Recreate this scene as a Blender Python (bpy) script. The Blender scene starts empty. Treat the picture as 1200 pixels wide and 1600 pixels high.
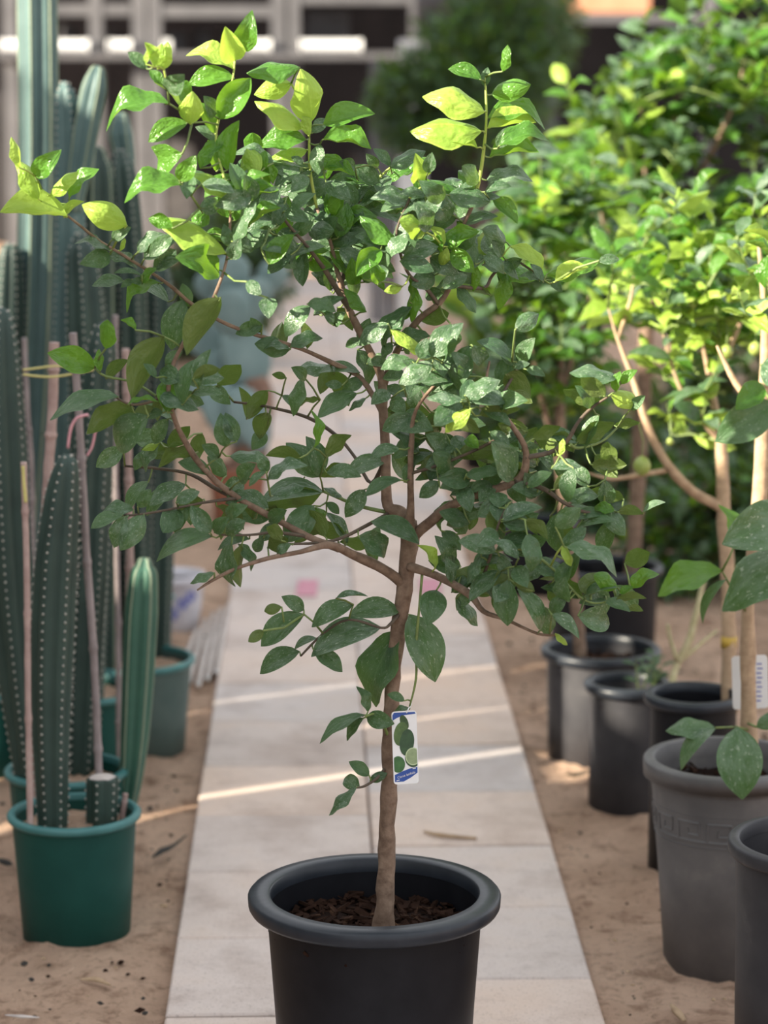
import bpy, bmesh, math, random
from mathutils import Vector, Matrix, noise
R = math.radians
scene = bpy.context.scene
COL = scene.collection

# ------------------------------------------------------------------ camera, world, sun, exposure
TH, F, H = R(10.3), 4000.0, 1.7
CAM = Vector((0, 0, H))
cd = bpy.data.cameras.new('camera'); cam = bpy.data.objects.new('camera', cd); COL.objects.link(cam)
cam.location = CAM; cam.rotation_euler = (math.pi/2 - TH, 0, 0)
cd.sensor_fit = 'VERTICAL'; cd.sensor_height = 36; cd.lens = 90
cd.clip_end = 200
cd.dof.use_dof = True; cd.dof.focus_distance = 4.02; cd.dof.aperture_fstop = 3.2
scene.camera = cam

w = bpy.data.worlds.new('world'); scene.world = w; w.use_nodes = True
bg = w.node_tree.nodes['Background']
bg.inputs[0].default_value = (0.95, 0.97, 1.0, 1); bg.inputs[1].default_value = 1.40

SUN_AZ, SUN_EL = R(28), R(25)          # light travels to +x and a little to +y, downwards
LD = Vector((math.cos(SUN_EL)*math.cos(SUN_AZ), math.cos(SUN_EL)*math.sin(SUN_AZ), -math.sin(SUN_EL)))
sd = bpy.data.lights.new('sun_offscreen', 'SUN'); sun = bpy.data.objects.new('sun_offscreen', sd); COL.objects.link(sun)
sd.energy = 18.0; sd.color = (1.0, 0.90, 0.72); sd.angle = R(0.6)
sun.rotation_euler = LD.to_track_quat('-Z', 'Y').to_euler()
sun.location = (-4, -3, 6)

vs = scene.view_settings
vs.view_transform = 'Standard'; vs.look = 'None'; vs.gamma = 1; vs.use_curve_mapping = False
vs.exposure = 0.0

# ------------------------------------------------------------------ helpers
def ray(px, py):
    a = (px-600)/F; b = (800-py)/F
    return Vector((a, math.cos(TH)+b*math.sin(TH), -math.sin(TH)+b*math.cos(TH)))
def at(px, py, Y):
    r = ray(px, py); return CAM + r*(Y/r.y)
def ground(px, py, z=0.0):
    r = ray(px, py); return CAM + r*((z-H)/r.z)

class MB:
    def __init__(s): s.v = []; s.f = []; s.uv = {}; s.mi = []
    def add(s, vs_, fs, mi=0, uvs=None):
        o = len(s.v); s.v += [Vector(v) for v in vs_]
        if uvs:
            for i, u in enumerate(uvs): s.uv[o+i] = u
        for f in fs: s.f.append(tuple(o+i for i in f)); s.mi.append(mi)
    def box(s, c, sz, rot=None, mi=0, bev=0.0):
        hx, hy, hz = sz[0]/2, sz[1]/2, sz[2]/2
        m = rot.to_3x3() if rot is not None else Matrix.Identity(3)
        c = Vector(c)
        if bev <= 0:
            vs_ = [c + m @ Vector((x*hx, y*hy, z*hz)) for x in (-1, 1) for y in (-1, 1) for z in (-1, 1)]
            fs = [(0,1,3,2),(4,6,7,5),(0,4,5,1),(2,3,7,6),(0,2,6,4),(1,5,7,3)]
            s.add(vs_, fs, mi)
        else:   # bevelled around the top edges only
            lv = []
            for z, k in ((-hz, 0), (hz-bev, 0), (hz, bev)):
                lv += [c + m @ Vector((sx*(hx-k), sy*(hy-k), z)) for sx, sy in ((-1,-1),(1,-1),(1,1),(-1,1))]
            fs = [(3,2,1,0),(8,9,10,11)]
            for r in (0, 4):
                for i in range(4): fs.append((r+i, r+(i+1)%4, r+4+(i+1)%4, r+4+i))
            s.add(lv, fs, mi)
    def tube(s, pts, rads, n=8, cap=True, mi=0, wob=0, seed=0):
        pts = [Vector(p) for p in pts]; vs_ = []; up = Vector((0.31, 0.9, 0.2))
        for i, p in enumerate(pts):
            t = (pts[min(i+1, len(pts)-1)] - pts[max(i-1, 0)])
            t = t.normalized() if t.length > 1e-9 else Vector((0,0,1))
            u = (up - t*up.dot(t)).normalized(); b = t.cross(u)
            for k in range(n):
                a = 2*math.pi*k/n; r = rads[i]
                if wob: r *= 1 + wob*noise.noise(Vector((p.x*30+seed, p.z*30, a)))
                vs_.append(p + (u*math.cos(a)+b*math.sin(a))*r)
        fs = [(i*n+k, i*n+(k+1)%n, (i+1)*n+(k+1)%n, (i+1)*n+k) for i in range(len(pts)-1) for k in range(n)]
        if cap: fs += [tuple(range(n))[::-1], tuple((len(pts)-1)*n+k for k in range(n))]
        s.add(vs_, fs, mi)
    def lathe(s, c, prof, n=48, mi=0):
        c = Vector(c); vs_ = []
        for r, z in prof:
            for k in range(n):
                a = 2*math.pi*k/n; vs_.append(c + Vector((r*math.cos(a), r*math.sin(a), z)))
        fs = [(i*n+k, i*n+(k+1)%n, (i+1)*n+(k+1)%n, (i+1)*n+k) for i in range(len(prof)-1) for k in range(n)]
        s.add(vs_, fs, mi)
    def disc(s, c, r, n=32, nz=0.0, seed=0, rings=5, mound=0.0, mi=0):
        c = Vector(c); vs_ = [c + Vector((0, 0, mound))]; fs = []
        for j in range(1, rings+1):
            for k in range(n):
                a = 2*math.pi*k/n; rr = r*j/rings
                p = Vector((rr*math.cos(a), rr*math.sin(a), mound*(1-(j/rings)**2)))
                p.z += nz*noise.noise(Vector((p.x*60+seed, p.y*60, seed)))
                vs_.append(c+p)
        for k in range(n): fs.append((0, 1+k, 1+(k+1)%n))
        for j in range(rings-1):
            for k in range(n): fs.append((1+j*n+k, 1+(j+1)*n+k, 1+(j+1)*n+(k+1)%n, 1+j*n+(k+1)%n))
        s.add(vs_, fs, mi)
    def build(s, name, mat, parent=None, smooth=True, kind=None, label=None):
        o0 = Vector(parent_world(parent)) if parent else Vector((0, 0, 0))
        me = bpy.data.meshes.new(name)
        me.from_pydata([tuple(v-o0) for v in s.v], [], s.f)
        mats = mat if isinstance(mat, (list, tuple)) else [mat]
        for m in mats: me.materials.append(m)
        if len(mats) > 1: me.polygons.foreach_set('material_index', s.mi)
        me.polygons.foreach_set('use_smooth', [smooth]*len(me.polygons))
        if s.uv:
            ul = me.uv_layers.new(name='UVMap')
            for l in me.loops: ul.data[l.index].uv = s.uv.get(l.vertex_index, (0, 0))
        me.update()
        o = bpy.data.objects.new(name, me); COL.objects.link(o)
        if parent: o.parent = parent
        if kind: o['kind'] = kind
        if label: o['label'] = label
        return o

WORLD = {}
def parent_world(o):
    p = Vector((0, 0, 0))
    while o is not None: p += Vector(o.location); o = o.parent
    return p
def thing(name, loc, label, cat, group=None):
    o = bpy.data.objects.new(name, None); COL.objects.link(o); o.location = loc
    o.empty_display_size = 0.05
    o['label'] = label; o['category'] = cat
    if group: o['group'] = group
    return o
def tag(o, label, cat, group=None):
    o['label'] = label; o['category'] = cat
    if group: o['group'] = group
    return o
def smooth_poly(pts, sub=4):
    """Catmull-Rom through points; every point may carry a trailing radius (tuple (Vector, r))."""
    out = []
    n = len(pts)
    for i in range(n-1):
        p0, r0 = pts[max(i-1, 0)]; p1, r1 = pts[i]; p2, r2 = pts[i+1]; p3, r3 = pts[min(i+2, n-1)]
        for k in range(sub):
            t = k/sub
            q = 0.5*((2*p1)+(-p0+p2)*t+(2*p0-5*p1+4*p2-p3)*t*t+(-p0+3*p1-3*p2+p3)*t**3)
            out.append((q, r1+(r2-r1)*t))
    out.append(pts[-1]); return out

# ------------------------------------------------------------------ materials
def nm(name):
    m = bpy.data.materials.new(name); m.use_nodes = True
    nt = m.node_tree; return m, nt, nt.nodes['Principled BSDF'], nt.nodes['Material Output']
def ramp(nt, fac, stops, interp='LINEAR'):
    r = nt.nodes.new('ShaderNodeValToRGB'); r.color_ramp.interpolation = interp
    els = r.color_ramp.elements
    while len(els) < len(stops): els.new(0.5)
    for e, (p, c) in zip(els, stops): e.position = p; e.color = (*c, 1) if len(c) == 3 else c
    nt.links.new(fac, r.inputs[0]); return r.outputs[0]
def noise_tex(nt, scale, detail=6, rough=0.6, vec=None, coord='Object'):
    n = nt.nodes.new('ShaderNodeTexNoise'); n.inputs['Scale'].default_value = scale
    n.inputs['Detail'].default_value = detail; n.inputs['Roughness'].default_value = rough
    if vec is None:
        tc = nt.nodes.new('ShaderNodeTexCoord'); vec = tc.outputs[coord]
    nt.links.new(vec, n.inputs['Vector']); return n
def bump(nt, bsdf, h, strength=0.3, dist=0.01):
    b = nt.nodes.new('ShaderNodeBump'); b.inputs['Strength'].default_value = strength
    b.inputs['Distance'].default_value = dist
    nt.links.new(h, b.inputs['Height']); nt.links.new(b.outputs[0], bsdf.inputs['Normal'])
def mix(nt, fac, a, b, mode='MIX'):
    m = nt.nodes.new('ShaderNodeMix'); m.data_type = 'RGBA'; m.blend_type = mode
    for sock, val in ((m.inputs[0], fac), (m.inputs[6], a), (m.inputs[7], b)):
        if hasattr(val, 'is_output') or isinstance(val, bpy.types.NodeSocket): nt.links.new(val, sock)
        elif isinstance(val, (int, float)): sock.default_value = val
        else: sock.default_value = (*val, 1)
    return m.outputs[2]
def math_n(nt, op, a, b=None):
    m = nt.nodes.new('ShaderNodeMath'); m.operation = op
    for s, v in zip(m.inputs, (a, b)):
        if v is None: continue
        if isinstance(v, bpy.types.NodeSocket): nt.links.new(v, s)
        else: s.default_value = v
    return m.outputs[0]
def mottled(name, stops, scale=20, rough=0.6, bstr=0.0, bscale=None, spec=0.5, detail=6, bdist=0.003, coord='Object'):
    m, nt, b, out = nm(name)
    n = noise_tex(nt, scale, detail, coord=coord)
    nt.links.new(ramp(nt, n.outputs['Fac'], stops), b.inputs['Base Color'])
    b.inputs['Roughness'].default_value = rough
    b.inputs['Specular IOR Level'].default_value = spec
    if bstr:
        n2 = noise_tex(nt, bscale or scale*3, 8, coord=coord); bump(nt, b, n2.outputs['Fac'], bstr, bdist)
    return m

def leaf_mat(name, top, top2, under, trans, dust=0.0, quilt=0.0, rough=0.38, twt=0.3, island=False):
    m, nt, b, out = nm(name)
    N, L = nt.nodes, nt.links
    if island:
        g = N.new('ShaderNodeNewGeometry'); rnd = g.outputs['Random Per Island']
    else:
        oi = N.new('ShaderNodeObjectInfo'); rnd = oi.outputs['Random']
    geo = N.new('ShaderNodeNewGeometry')
    uv = N.new('ShaderNodeTexCoord').outputs['UV']
    sep = N.new('ShaderNodeSeparateXYZ'); L.new(uv, sep.inputs[0])
    ax = math_n(nt, 'ABSOLUTE', math_n(nt, 'SUBTRACT', sep.outputs[0], 0.5))
    base = mix(nt, rnd, top, top2)
    # veins: midrib and side veins
    mid = math_n(nt, 'LESS_THAN', ax, 0.014)
    sv = math_n(nt, 'SUBTRACT', math_n(nt, 'MULTIPLY', sep.outputs[1], 9.0), math_n(nt, 'MULTIPLY', ax, 9.0))
    fr = math_n(nt, 'ABSOLUTE', math_n(nt, 'SUBTRACT', math_n(nt, 'FRACT', sv), 0.5))
    side = math_n(nt, 'MULTIPLY', math_n(nt, 'LESS_THAN', fr, 0.06), 0.25)
    vein = math_n(nt, 'MAXIMUM', math_n(nt, 'MULTIPLY', mid, 0.7), side)
    light = tuple(min(1, c*1.7+0.02) for c in top2)
    col = mix(nt, math_n(nt, 'MULTIPLY', vein, 0.55), base, light)
    # big soft patches, then dust specks
    off = N.new('ShaderNodeVectorMath'); off.operation = 'ADD'; L.new(uv, off.inputs[0])
    cmb = N.new('ShaderNodeCombineXYZ'); L.new(math_n(nt, 'MULTIPLY', rnd, 37.0), cmb.inputs[0]); L.new(math_n(nt, 'MULTIPLY', rnd, 11.0), cmb.inputs[1]); L.new(cmb.outputs[0], off.inputs[1])
    n1 = noise_tex(nt, 4, 3, vec=off.outputs[0])
    col = mix(nt, math_n(nt, 'MULTIPLY', n1.outputs['Fac'], 0.5), col, tuple(c*1.45+0.01 for c in top2))
    if dust > 0:
        amt = math_n(nt, 'MULTIPLY', math_n(nt, 'ADD', math_n(nt, 'FRACT', math_n(nt, 'MULTIPLY', rnd, 7.31)), 0.25), dust)
        n2 = noise_tex(nt, 12, 3, 0.75, vec=off.outputs[0])
        sp = ramp(nt, n2.outputs['Fac'], [(0.585, (0, 0, 0)), (0.66, (1, 1, 1))])
        col = mix(nt, math_n(nt, 'MULTIPLY', sp, amt), col, (0.50, 0.56, 0.44))
        n3 = noise_tex(nt, 3.5, 4, vec=off.outputs[0])
        film = ramp(nt, n3.outputs['Fac'], [(0.40, (0, 0, 0)), (0.70, (1, 1, 1))])
        col = mix(nt, math_n(nt, 'MULTIPLY', film, math_n(nt, 'MULTIPLY', amt, 0.55)), col, (0.27, 0.34, 0.28))
    edge = math_n(nt, 'GREATER_THAN', ax, 0.465)
    col = mix(nt, math_n(nt, 'MULTIPLY', edge, 0.35), col, light)
    col = mix(nt, geo.outputs['Backfacing'], col, under)
    L.new(col, b.inputs['Base Color'])
    b.inputs['Roughness'].default_value = rough; b.inputs['Specular IOR Level'].default_value = 0.42
    nq = noise_tex(nt, 6, 1, vec=off.outputs[0])
    bump(nt, b, math_n(nt, 'ADD', math_n(nt, 'ADD', n1.outputs['Fac'], math_n(nt, 'MULTIPLY', nq.outputs['Fac'], quilt)), math_n(nt, 'MULTIPLY', vein, -0.6)), 0.6, 0.006)
    tr = N.new('ShaderNodeBsdfTranslucent'); tr.inputs[0].default_value = (*trans, 1)
    ms = N.new('ShaderNodeMixShader'); ms.inputs[0].default_value = twt
    L.new(b.outputs[0], ms.inputs[1]); L.new(tr.outputs[0], ms.inputs[2]); L.new(ms.outputs[0], out.inputs[0])
    return m

def leafset(island=False):
    s = '_joined' if island else ''
    return {
        'm': leaf_mat('mature_leaf'+s, (0.018, 0.058, 0.024), (0.050, 0.110, 0.040), (0.095, 0.135, 0.036), (0.17, 0.33, 0.04), dust=0.72, rough=0.33, twt=0.20, island=island),
        'd': leaf_mat('fresh_green_leaf'+s, (0.028, 0.105, 0.012), (0.075, 0.190, 0.022), (0.140, 0.210, 0.040), (0.26, 0.50, 0.03), dust=0.10, quilt=1.0, rough=0.27, twt=0.32, island=island),
        'y': leaf_mat('young_leaf'+s, (0.170, 0.310, 0.035), (0.330, 0.470, 0.080), (0.360, 0.480, 0.120), (0.48, 0.68, 0.08), dust=0.0, quilt=1.0, rough=0.38, twt=0.40, island=island),
    }
LEAF = leafset(); LEAFJ = leafset(True)
M = {}
M['bark'] = mottled('bark', [(0.3, (0.115, 0.070, 0.046)), (0.55, (0.210, 0.140, 0.098)), (0.8, (0.30, 0.215, 0.155))], 60, 0.8, 0.6, 120)
M['bark_dark'] = mottled('dark_bark', [(0.3, (0.060, 0.045, 0.034)), (0.7, (0.130, 0.095, 0.065))], 60, 0.8, 0.4, 120)
M['bark_tan'] = mottled('tan_bark', [(0.3, (0.30, 0.20, 0.125)), (0.7, (0.48, 0.34, 0.22))], 50, 0.75, 0.4, 120)
M['twig'] = mottled('green_twig', [(0.3, (0.10, 0.15, 0.045)), (0.7, (0.20, 0.27, 0.075))], 40, 0.55)
M['twig_y'] = mottled('young_shoot', [(0.3, (0.30, 0.40, 0.07)), (0.7, (0.42, 0.50, 0.12))], 40, 0.5)
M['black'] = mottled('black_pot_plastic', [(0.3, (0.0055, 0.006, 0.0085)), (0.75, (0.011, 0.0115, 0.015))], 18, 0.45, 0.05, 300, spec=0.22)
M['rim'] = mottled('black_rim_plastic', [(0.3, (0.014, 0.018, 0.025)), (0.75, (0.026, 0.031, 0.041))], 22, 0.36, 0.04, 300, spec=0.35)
M['dusty_black'] = mottled('dusty_black_plastic', [(0.3, (0.026, 0.026, 0.031)), (0.62, (0.046, 0.045, 0.050)), (0.8, (0.10, 0.095, 0.095))], 10, 0.5, 0.05, 200, spec=0.3)
M['grey_pot'] = mottled('grey_pot_plastic', [(0.3, (0.080, 0.078, 0.082)), (0.6, (0.125, 0.120, 0.122)), (0.85, (0.21, 0.195, 0.185))], 9, 0.55, 0.08, 150)
M['green_pot'] = mottled('green_pot_plastic', [(0.3, (0.004, 0.050, 0.042)), (0.66, (0.008, 0.070, 0.058)), (0.76, (0.03, 0.085, 0.072))], 8, 0.5, 0.04, 200, spec=0.25)
M['green_rim'] = mottled('green_rim_plastic', [(0.3, (0.03, 0.135, 0.135)), (0.8, (0.06, 0.20, 0.20))], 14, 0.45)
M['teal_pot'] = mottled('teal_pot_plastic', [(0.3, (0.045, 0.085, 0.08)), (0.8, (0.085, 0.125, 0.115))], 9, 0.5)
M['terracotta'] = mottled('terracotta', [(0.3, (0.24, 0.085, 0.05)), (0.8, (0.36, 0.15, 0.09))], 12, 0.75)
M['brown_band'] = mottled('mud_stain', [(0.3, (0.17, 0.10, 0.07)), (0.8, (0.25, 0.16, 0.11))], 12, 0.8)
M['soil'] = mottled('potting_soil', [(0.3, (0.006, 0.003, 0.0025)), (0.6, (0.016, 0.009, 0.007)), (0.8, (0.04, 0.022, 0.015))], 90, 0.95, 0.8, 160, spec=0.08)
M['chip'] = mottled('bark_chips', [(0.3, (0.012, 0.006, 0.004)), (0.6, (0.030, 0.015, 0.010)), (0.75, (0.10, 0.058, 0.035))], 40, 0.9, spec=0.08)
M['stake'] = mottled('bamboo_stake', [(0.3, (0.30, 0.20, 0.185)), (0.7, (0.46, 0.34, 0.31))], 25, 0.65, 0.2, 80)
M['stake_grey'] = mottled('grey_stake', [(0.3, (0.20, 0.165, 0.165)), (0.7, (0.31, 0.26, 0.26))], 25, 0.7, 0.2, 80)
M['pale_stick'] = mottled('pale_stick', [(0.3, (0.40, 0.35, 0.33)), (0.7, (0.58, 0.52, 0.49))], 25, 0.7)
M['string'] = mottled('yellow_string', [(0.3, (0.50, 0.46, 0.16)), (0.7, (0.62, 0.56, 0.22))], 60, 0.7)
M['pink'] = mottled('pink_ribbon', [(0.3, (0.50, 0.22, 0.26)), (0.7, (0.66, 0.34, 0.38))], 40, 0.6)
M['pinkpaint'] = mottled('pink_paint', [(0.35, (0.50, 0.21, 0.28)), (0.7, (0.60, 0.30, 0.36))], 25, 0.8)
M['white'] = mottled('white_plastic', [(0.3, (0.70, 0.70, 0.71)), (0.7, (0.80, 0.80, 0.80))], 10, 0.4)
M['blue'] = mottled('blue_print', [(0.3, (0.010, 0.055, 0.28)), (0.7, (0.015, 0.075, 0.33))], 30, 0.35)
M['glaze'] = mottled('white_glaze', [(0.3, (0.52, 0.50, 0.56)), (0.7, (0.64, 0.62, 0.67))], 6, 0.3)
M['glazeblue'] = mottled('blue_glaze', [(0.3, (0.12, 0.14, 0.42)), (0.7, (0.22, 0.24, 0.50))], 20, 0.3)
M['steel'] = mottled('grey_steel', [(0.3, (0.085, 0.083, 0.090)), (0.7, (0.125, 0.122, 0.130))], 6, 0.5)
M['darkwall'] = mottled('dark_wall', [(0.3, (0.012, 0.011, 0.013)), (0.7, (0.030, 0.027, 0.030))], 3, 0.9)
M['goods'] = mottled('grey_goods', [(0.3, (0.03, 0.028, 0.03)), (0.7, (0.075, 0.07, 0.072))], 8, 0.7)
M['orange'] = mottled('orange_board', [(0.3, (0.46, 0.20, 0.11)), (0.7, (0.56, 0.27, 0.16))], 6, 0.7)
M['fruit'] = mottled('green_lime_skin', [(0.3, (0.018, 0.050, 0.012)), (0.7, (0.035, 0.085, 0.02))], 120, 0.35, 0.2, 300)
M['fruit_lit'] = mottled('sunlit_lime_skin', [(0.3, (0.22, 0.30, 0.06)), (0.7, (0.32, 0.38, 0.10))], 90, 0.4, 0.2, 300)  # paler copy of the lime skin, sunlight put into its colour
M['dry'] = mottled('dry_leaf', [(0.3, (0.30, 0.20, 0.12)), (0.7, (0.46, 0.33, 0.21))], 40, 0.8)
M['dark_litter'] = mottled('dark_dead_leaf', [(0.3, (0.012, 0.011, 0.010)), (0.7, (0.035, 0.030, 0.025))], 40, 0.8)
M['areole'] = mottled('areole_wool', [(0.3, (0.34, 0.33, 0.30)), (0.7, (0.52, 0.50, 0.45))], 60, 0.9)
M['opuntia'] = mottled('blue_green_pad', [(0.3, (0.14, 0.22, 0.22)), (0.7, (0.22, 0.31, 0.31))], 14, 0.6, 0.2, 60)
M['trunk_brown'] = mottled('corky_trunk', [(0.3, (0.20, 0.115, 0.085)), (0.7, (0.32, 0.20, 0.15))], 14, 0.9, 0.5, 60)
M['dry_stalk'] = mottled('dry_stalk', [(0.3, (0.34, 0.29, 0.15)), (0.7, (0.50, 0.44, 0.28))], 40, 0.8, 0.4, 90)
M['yellowtape'] = mottled('yellow_tape', [(0.3, (0.40, 0.25, 0.03)), (0.7, (0.50, 0.33, 0.05))], 30, 0.6)
def cactus_mat(name, a, b_):
    return mottled(name, [(0.3, a), (0.7, b_)], 9, 0.55, 0.15, 120)
M['cactus'] = cactus_mat('dark_cactus_skin', (0.014, 0.036, 0.030), (0.030, 0.062, 0.050))
M['cactus_blue'] = cactus_mat('blue_cactus_skin', (0.050, 0.100, 0.098), (0.085, 0.150, 0.145))
M['cactus_green'] = cactus_mat('green_cactus_skin', (0.022, 0.085, 0.062), (0.045, 0.130, 0.085))
M['rib_pale'] = cactus_mat('pale_rib', (0.16, 0.21, 0.15), (0.25, 0.30, 0.21))

def sand_mat():
    m, nt, b, out = nm('sandy_soil')
    n = noise_tex(nt, 2.5, 8, 0.65); n2 = noise_tex(nt, 55, 6, 0.7); n3 = noise_tex(nt, 14, 6, 0.65)
    c = ramp(nt, n.outputs['Fac'], [(0.30, (0.52, 0.335, 0.235)), (0.50, (0.74, 0.51, 0.375)), (0.72, (0.90, 0.65, 0.49))])
    d = ramp(nt, n2.outputs['Fac'], [(0.33, (0.42, 0.37, 0.34)), (0.46, (1, 1, 1))])
    c = mix(nt, 0.6, c, d, 'MULTIPLY')
    e = ramp(nt, n3.outputs['Fac'], [(0.36, (0.45, 0.38, 0.35)), (0.47, (1, 1, 1))])
    c = mix(nt, 0.65, c, e, 'MULTIPLY')
    nt.links.new(c, b.inputs['Base Color']); b.inputs['Roughness'].default_value = 0.95
    b.inputs['Specular IOR Level'].default_value = 0.15
    bump(nt, b, math_n(nt, 'ADD', n2.outputs['Fac'], n3.outputs['Fac']), 1.0, 0.035)
    return m
M['sand'] = sand_mat()
def slab_mat():
    m, nt, b, out = nm('concrete_slab')
    oi = nt.nodes.new('ShaderNodeObjectInfo')
    tc = nt.nodes.new('ShaderNodeTexCoord'); geo = nt.nodes.new('ShaderNodeNewGeometry')
    n = noise_tex(nt, 3.2, 8, 0.65, vec=geo.outputs['Position']); n2 = noise_tex(nt, 160, 4, 0.7, vec=geo.outputs['Position'])
    n3 = noise_tex(nt, 9, 6, 0.7, vec=geo.outputs['Position'])
    base = mix(nt, oi.outputs['Random'], (0.70, 0.555, 0.470), (0.565, 0.510, 0.495))
    stain = ramp(nt, n.outputs['Fac'], [(0.32, (0.70, 0.65, 0.62)), (0.50, (1, 1, 1)), (0.75, (1.0, 0.92, 0.84))])
    c = mix(nt, 0.8, base, stain, 'MULTIPLY')
    sp = ramp(nt, n2.outputs['Fac'], [(0.33, (0.55, 0.53, 0.53)), (0.44, (1, 1, 1))])
    c = mix(nt, 0.7, c, sp, 'MULTIPLY')
    st2 = ramp(nt, n3.outputs['Fac'], [(0.30, (0.74, 0.72, 0.72)), (0.48, (1, 1, 1))])
    c = mix(nt, 0.7, c, st2, 'MULTIPLY')
    nt.links.new(c, b.inputs['Base Color']); b.inputs['Roughness'].default_value = 0.85
    b.inputs['Specular IOR Level'].default_value = 0.25
    bump(nt, b, n2.outputs['Fac'], 0.4, 0.004)
    return m
M['slab'] = slab_mat()
def net_mat():
    m, nt, b, out = nm('added_shade_net')
    b.inputs['Base Color'].default_value = (0.22, 0.23, 0.21, 1); b.inputs['Roughness'].default_value = 0.9
    t = nt.nodes.new('ShaderNodeBsdfTransparent'); ms = nt.nodes.new('ShaderNodeMixShader'); ms.inputs[0].default_value = 0.05
    nt.links.new(b.outputs[0], ms.inputs[1]); nt.links.new(t.outputs[0], ms.inputs[2]); nt.links.new(ms.outputs[0], out.inputs[0])
    return m
M['net'] = net_mat()
# ------------------------------------------------------------------ setting: ground, path, added shade wall, storage rack wall
PDIR = ray(488, 73); PDIR = Vector((PDIR.x, PDIR.y, 0)).normalized(); PNORM = Vector((PDIR.y, -PDIR.x, 0))
pc = (ground(299, 1320) + ground(863, 1320))/2
PW = 0.392                                  # slab width
def path_uv(p):
    d = Vector((p.x-pc.x, p.y-pc.y, 0)); return d.dot(PNORM), d.dot(PDIR)

def build_ground():
    xs = [-16.0, -12.0, -9.0, -7.0]; x = -5.0
    while x < 5.0:
        xs.append(x); x += 0.022 if abs(x) < 1.5 else 0.12
    xs += [5.2, 7.0, 9.0, 12.0, 16.0]
    ys = [-6.0, -3.0, -1.0, 0.5]; y = 1.5
    while y < 26:
        ys.append(y); y += 0.1 if y < 3.7 else max(0.022, 0.0042*y*y/4)
    mb = MB(); vs_ = []
    for yy in ys:
        for xx in xs:
            u, s_ = path_uv(Vector((xx, yy, 0)))
            e = max(0, abs(u)-PW)
            k = min(1, e/0.25)
            z = -0.022 + 0.012*k + 0.034*k*noise.fractal(Vector((xx*3.2, yy*3.2, 3)), 1.0, 2.0, 5) + 0.009*noise.noise(Vector((xx*16, yy*16, 1))) + 0.006*noise.noise(Vector((xx*38, yy*38, 5)))
            if abs(u) < PW-0.02: z = -0.05
            else: z = min(z, -0.004) if e < 0.05 else min(z, 0.012)
            vs_.append((xx, yy, z))
    nx = len(xs)
    fs = [(j*nx+i, j*nx+i+1, (j+1)*nx+i+1, (j+1)*nx+i) for j in range(len(ys)-1) for i in range(nx-1)]
    mb.add(vs_, fs)
    o = mb.build('floor', M['sand']); o['kind'] = 'structure'; o['label'] = 'brown sandy soil ground beside the paved path'
build_ground()

def build_path():
    root = bpy.data.objects.new('path', None); COL.objects.link(root); root.location = (pc.x, pc.y, -0.03)
    root['kind'] = 'structure'; root['label'] = 'narrow path of two rows of grey concrete slabs'
    rng = random.Random(4)
    LS = 0.405
    bed = MB(); rot0 = Matrix.Rotation(math.atan2(PDIR.y, PDIR.x)-math.pi/2, 4, 'Z')
    bed.box(Vector((pc.x, pc.y, -0.047)) + PDIR*8.0, (2*PW-0.03, 24.0, 0.05), rot0)
    bed.build('joint_bed', M['sand'], root)
    me = None
    for side, yj in ((1, 1417), (-1, 1465)):
        s0 = path_uv(ground(700 if side > 0 else 400, yj))[1]
        for k in range(-6, 40):
            s = s0 + k*LS + LS/2
            c = Vector((pc.x, pc.y, 0)) + PDIR*s + PNORM*(side*PW/2)
            if c.y < 2.0 or c.y > 19.2: continue
            if me is None:
                mb = MB(); mb.box((0, 0, -0.02), (PW-0.004, LS-0.008, 0.04), bev=0.004)
                o = mb.build('slab', M['slab'], None, smooth=False); me = o.data
            else:
                o = bpy.data.objects.new('slab', me); COL.objects.link(o)
            o.parent = root
            o.location = c + Vector((rng.uniform(-.001, .001), 0, rng.uniform(-.002, .002))) - root.location
            o.rotation_euler = (rng.uniform(-.003, .003), rng.uniform(-.003, .003), math.atan2(PDIR.y, PDIR.x)-math.pi/2 + rng.uniform(-.004, .004))
build_path()
for (px, py, lab) in ((480, 920, 'faded pink painted square on the slabs left of the trunk'), (672, 917, 'faded pink painted square on the slabs right of the trunk')):
    g = ground(px, py); mb = MB()
    mb.box(g + Vector((0, 0, 0.003)), (0.065, 0.24, 0.004), bev=0.001)
    tag(mb.build('pink_square', M['pinkpaint'], smooth=False), lab, 'paint mark')

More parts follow.
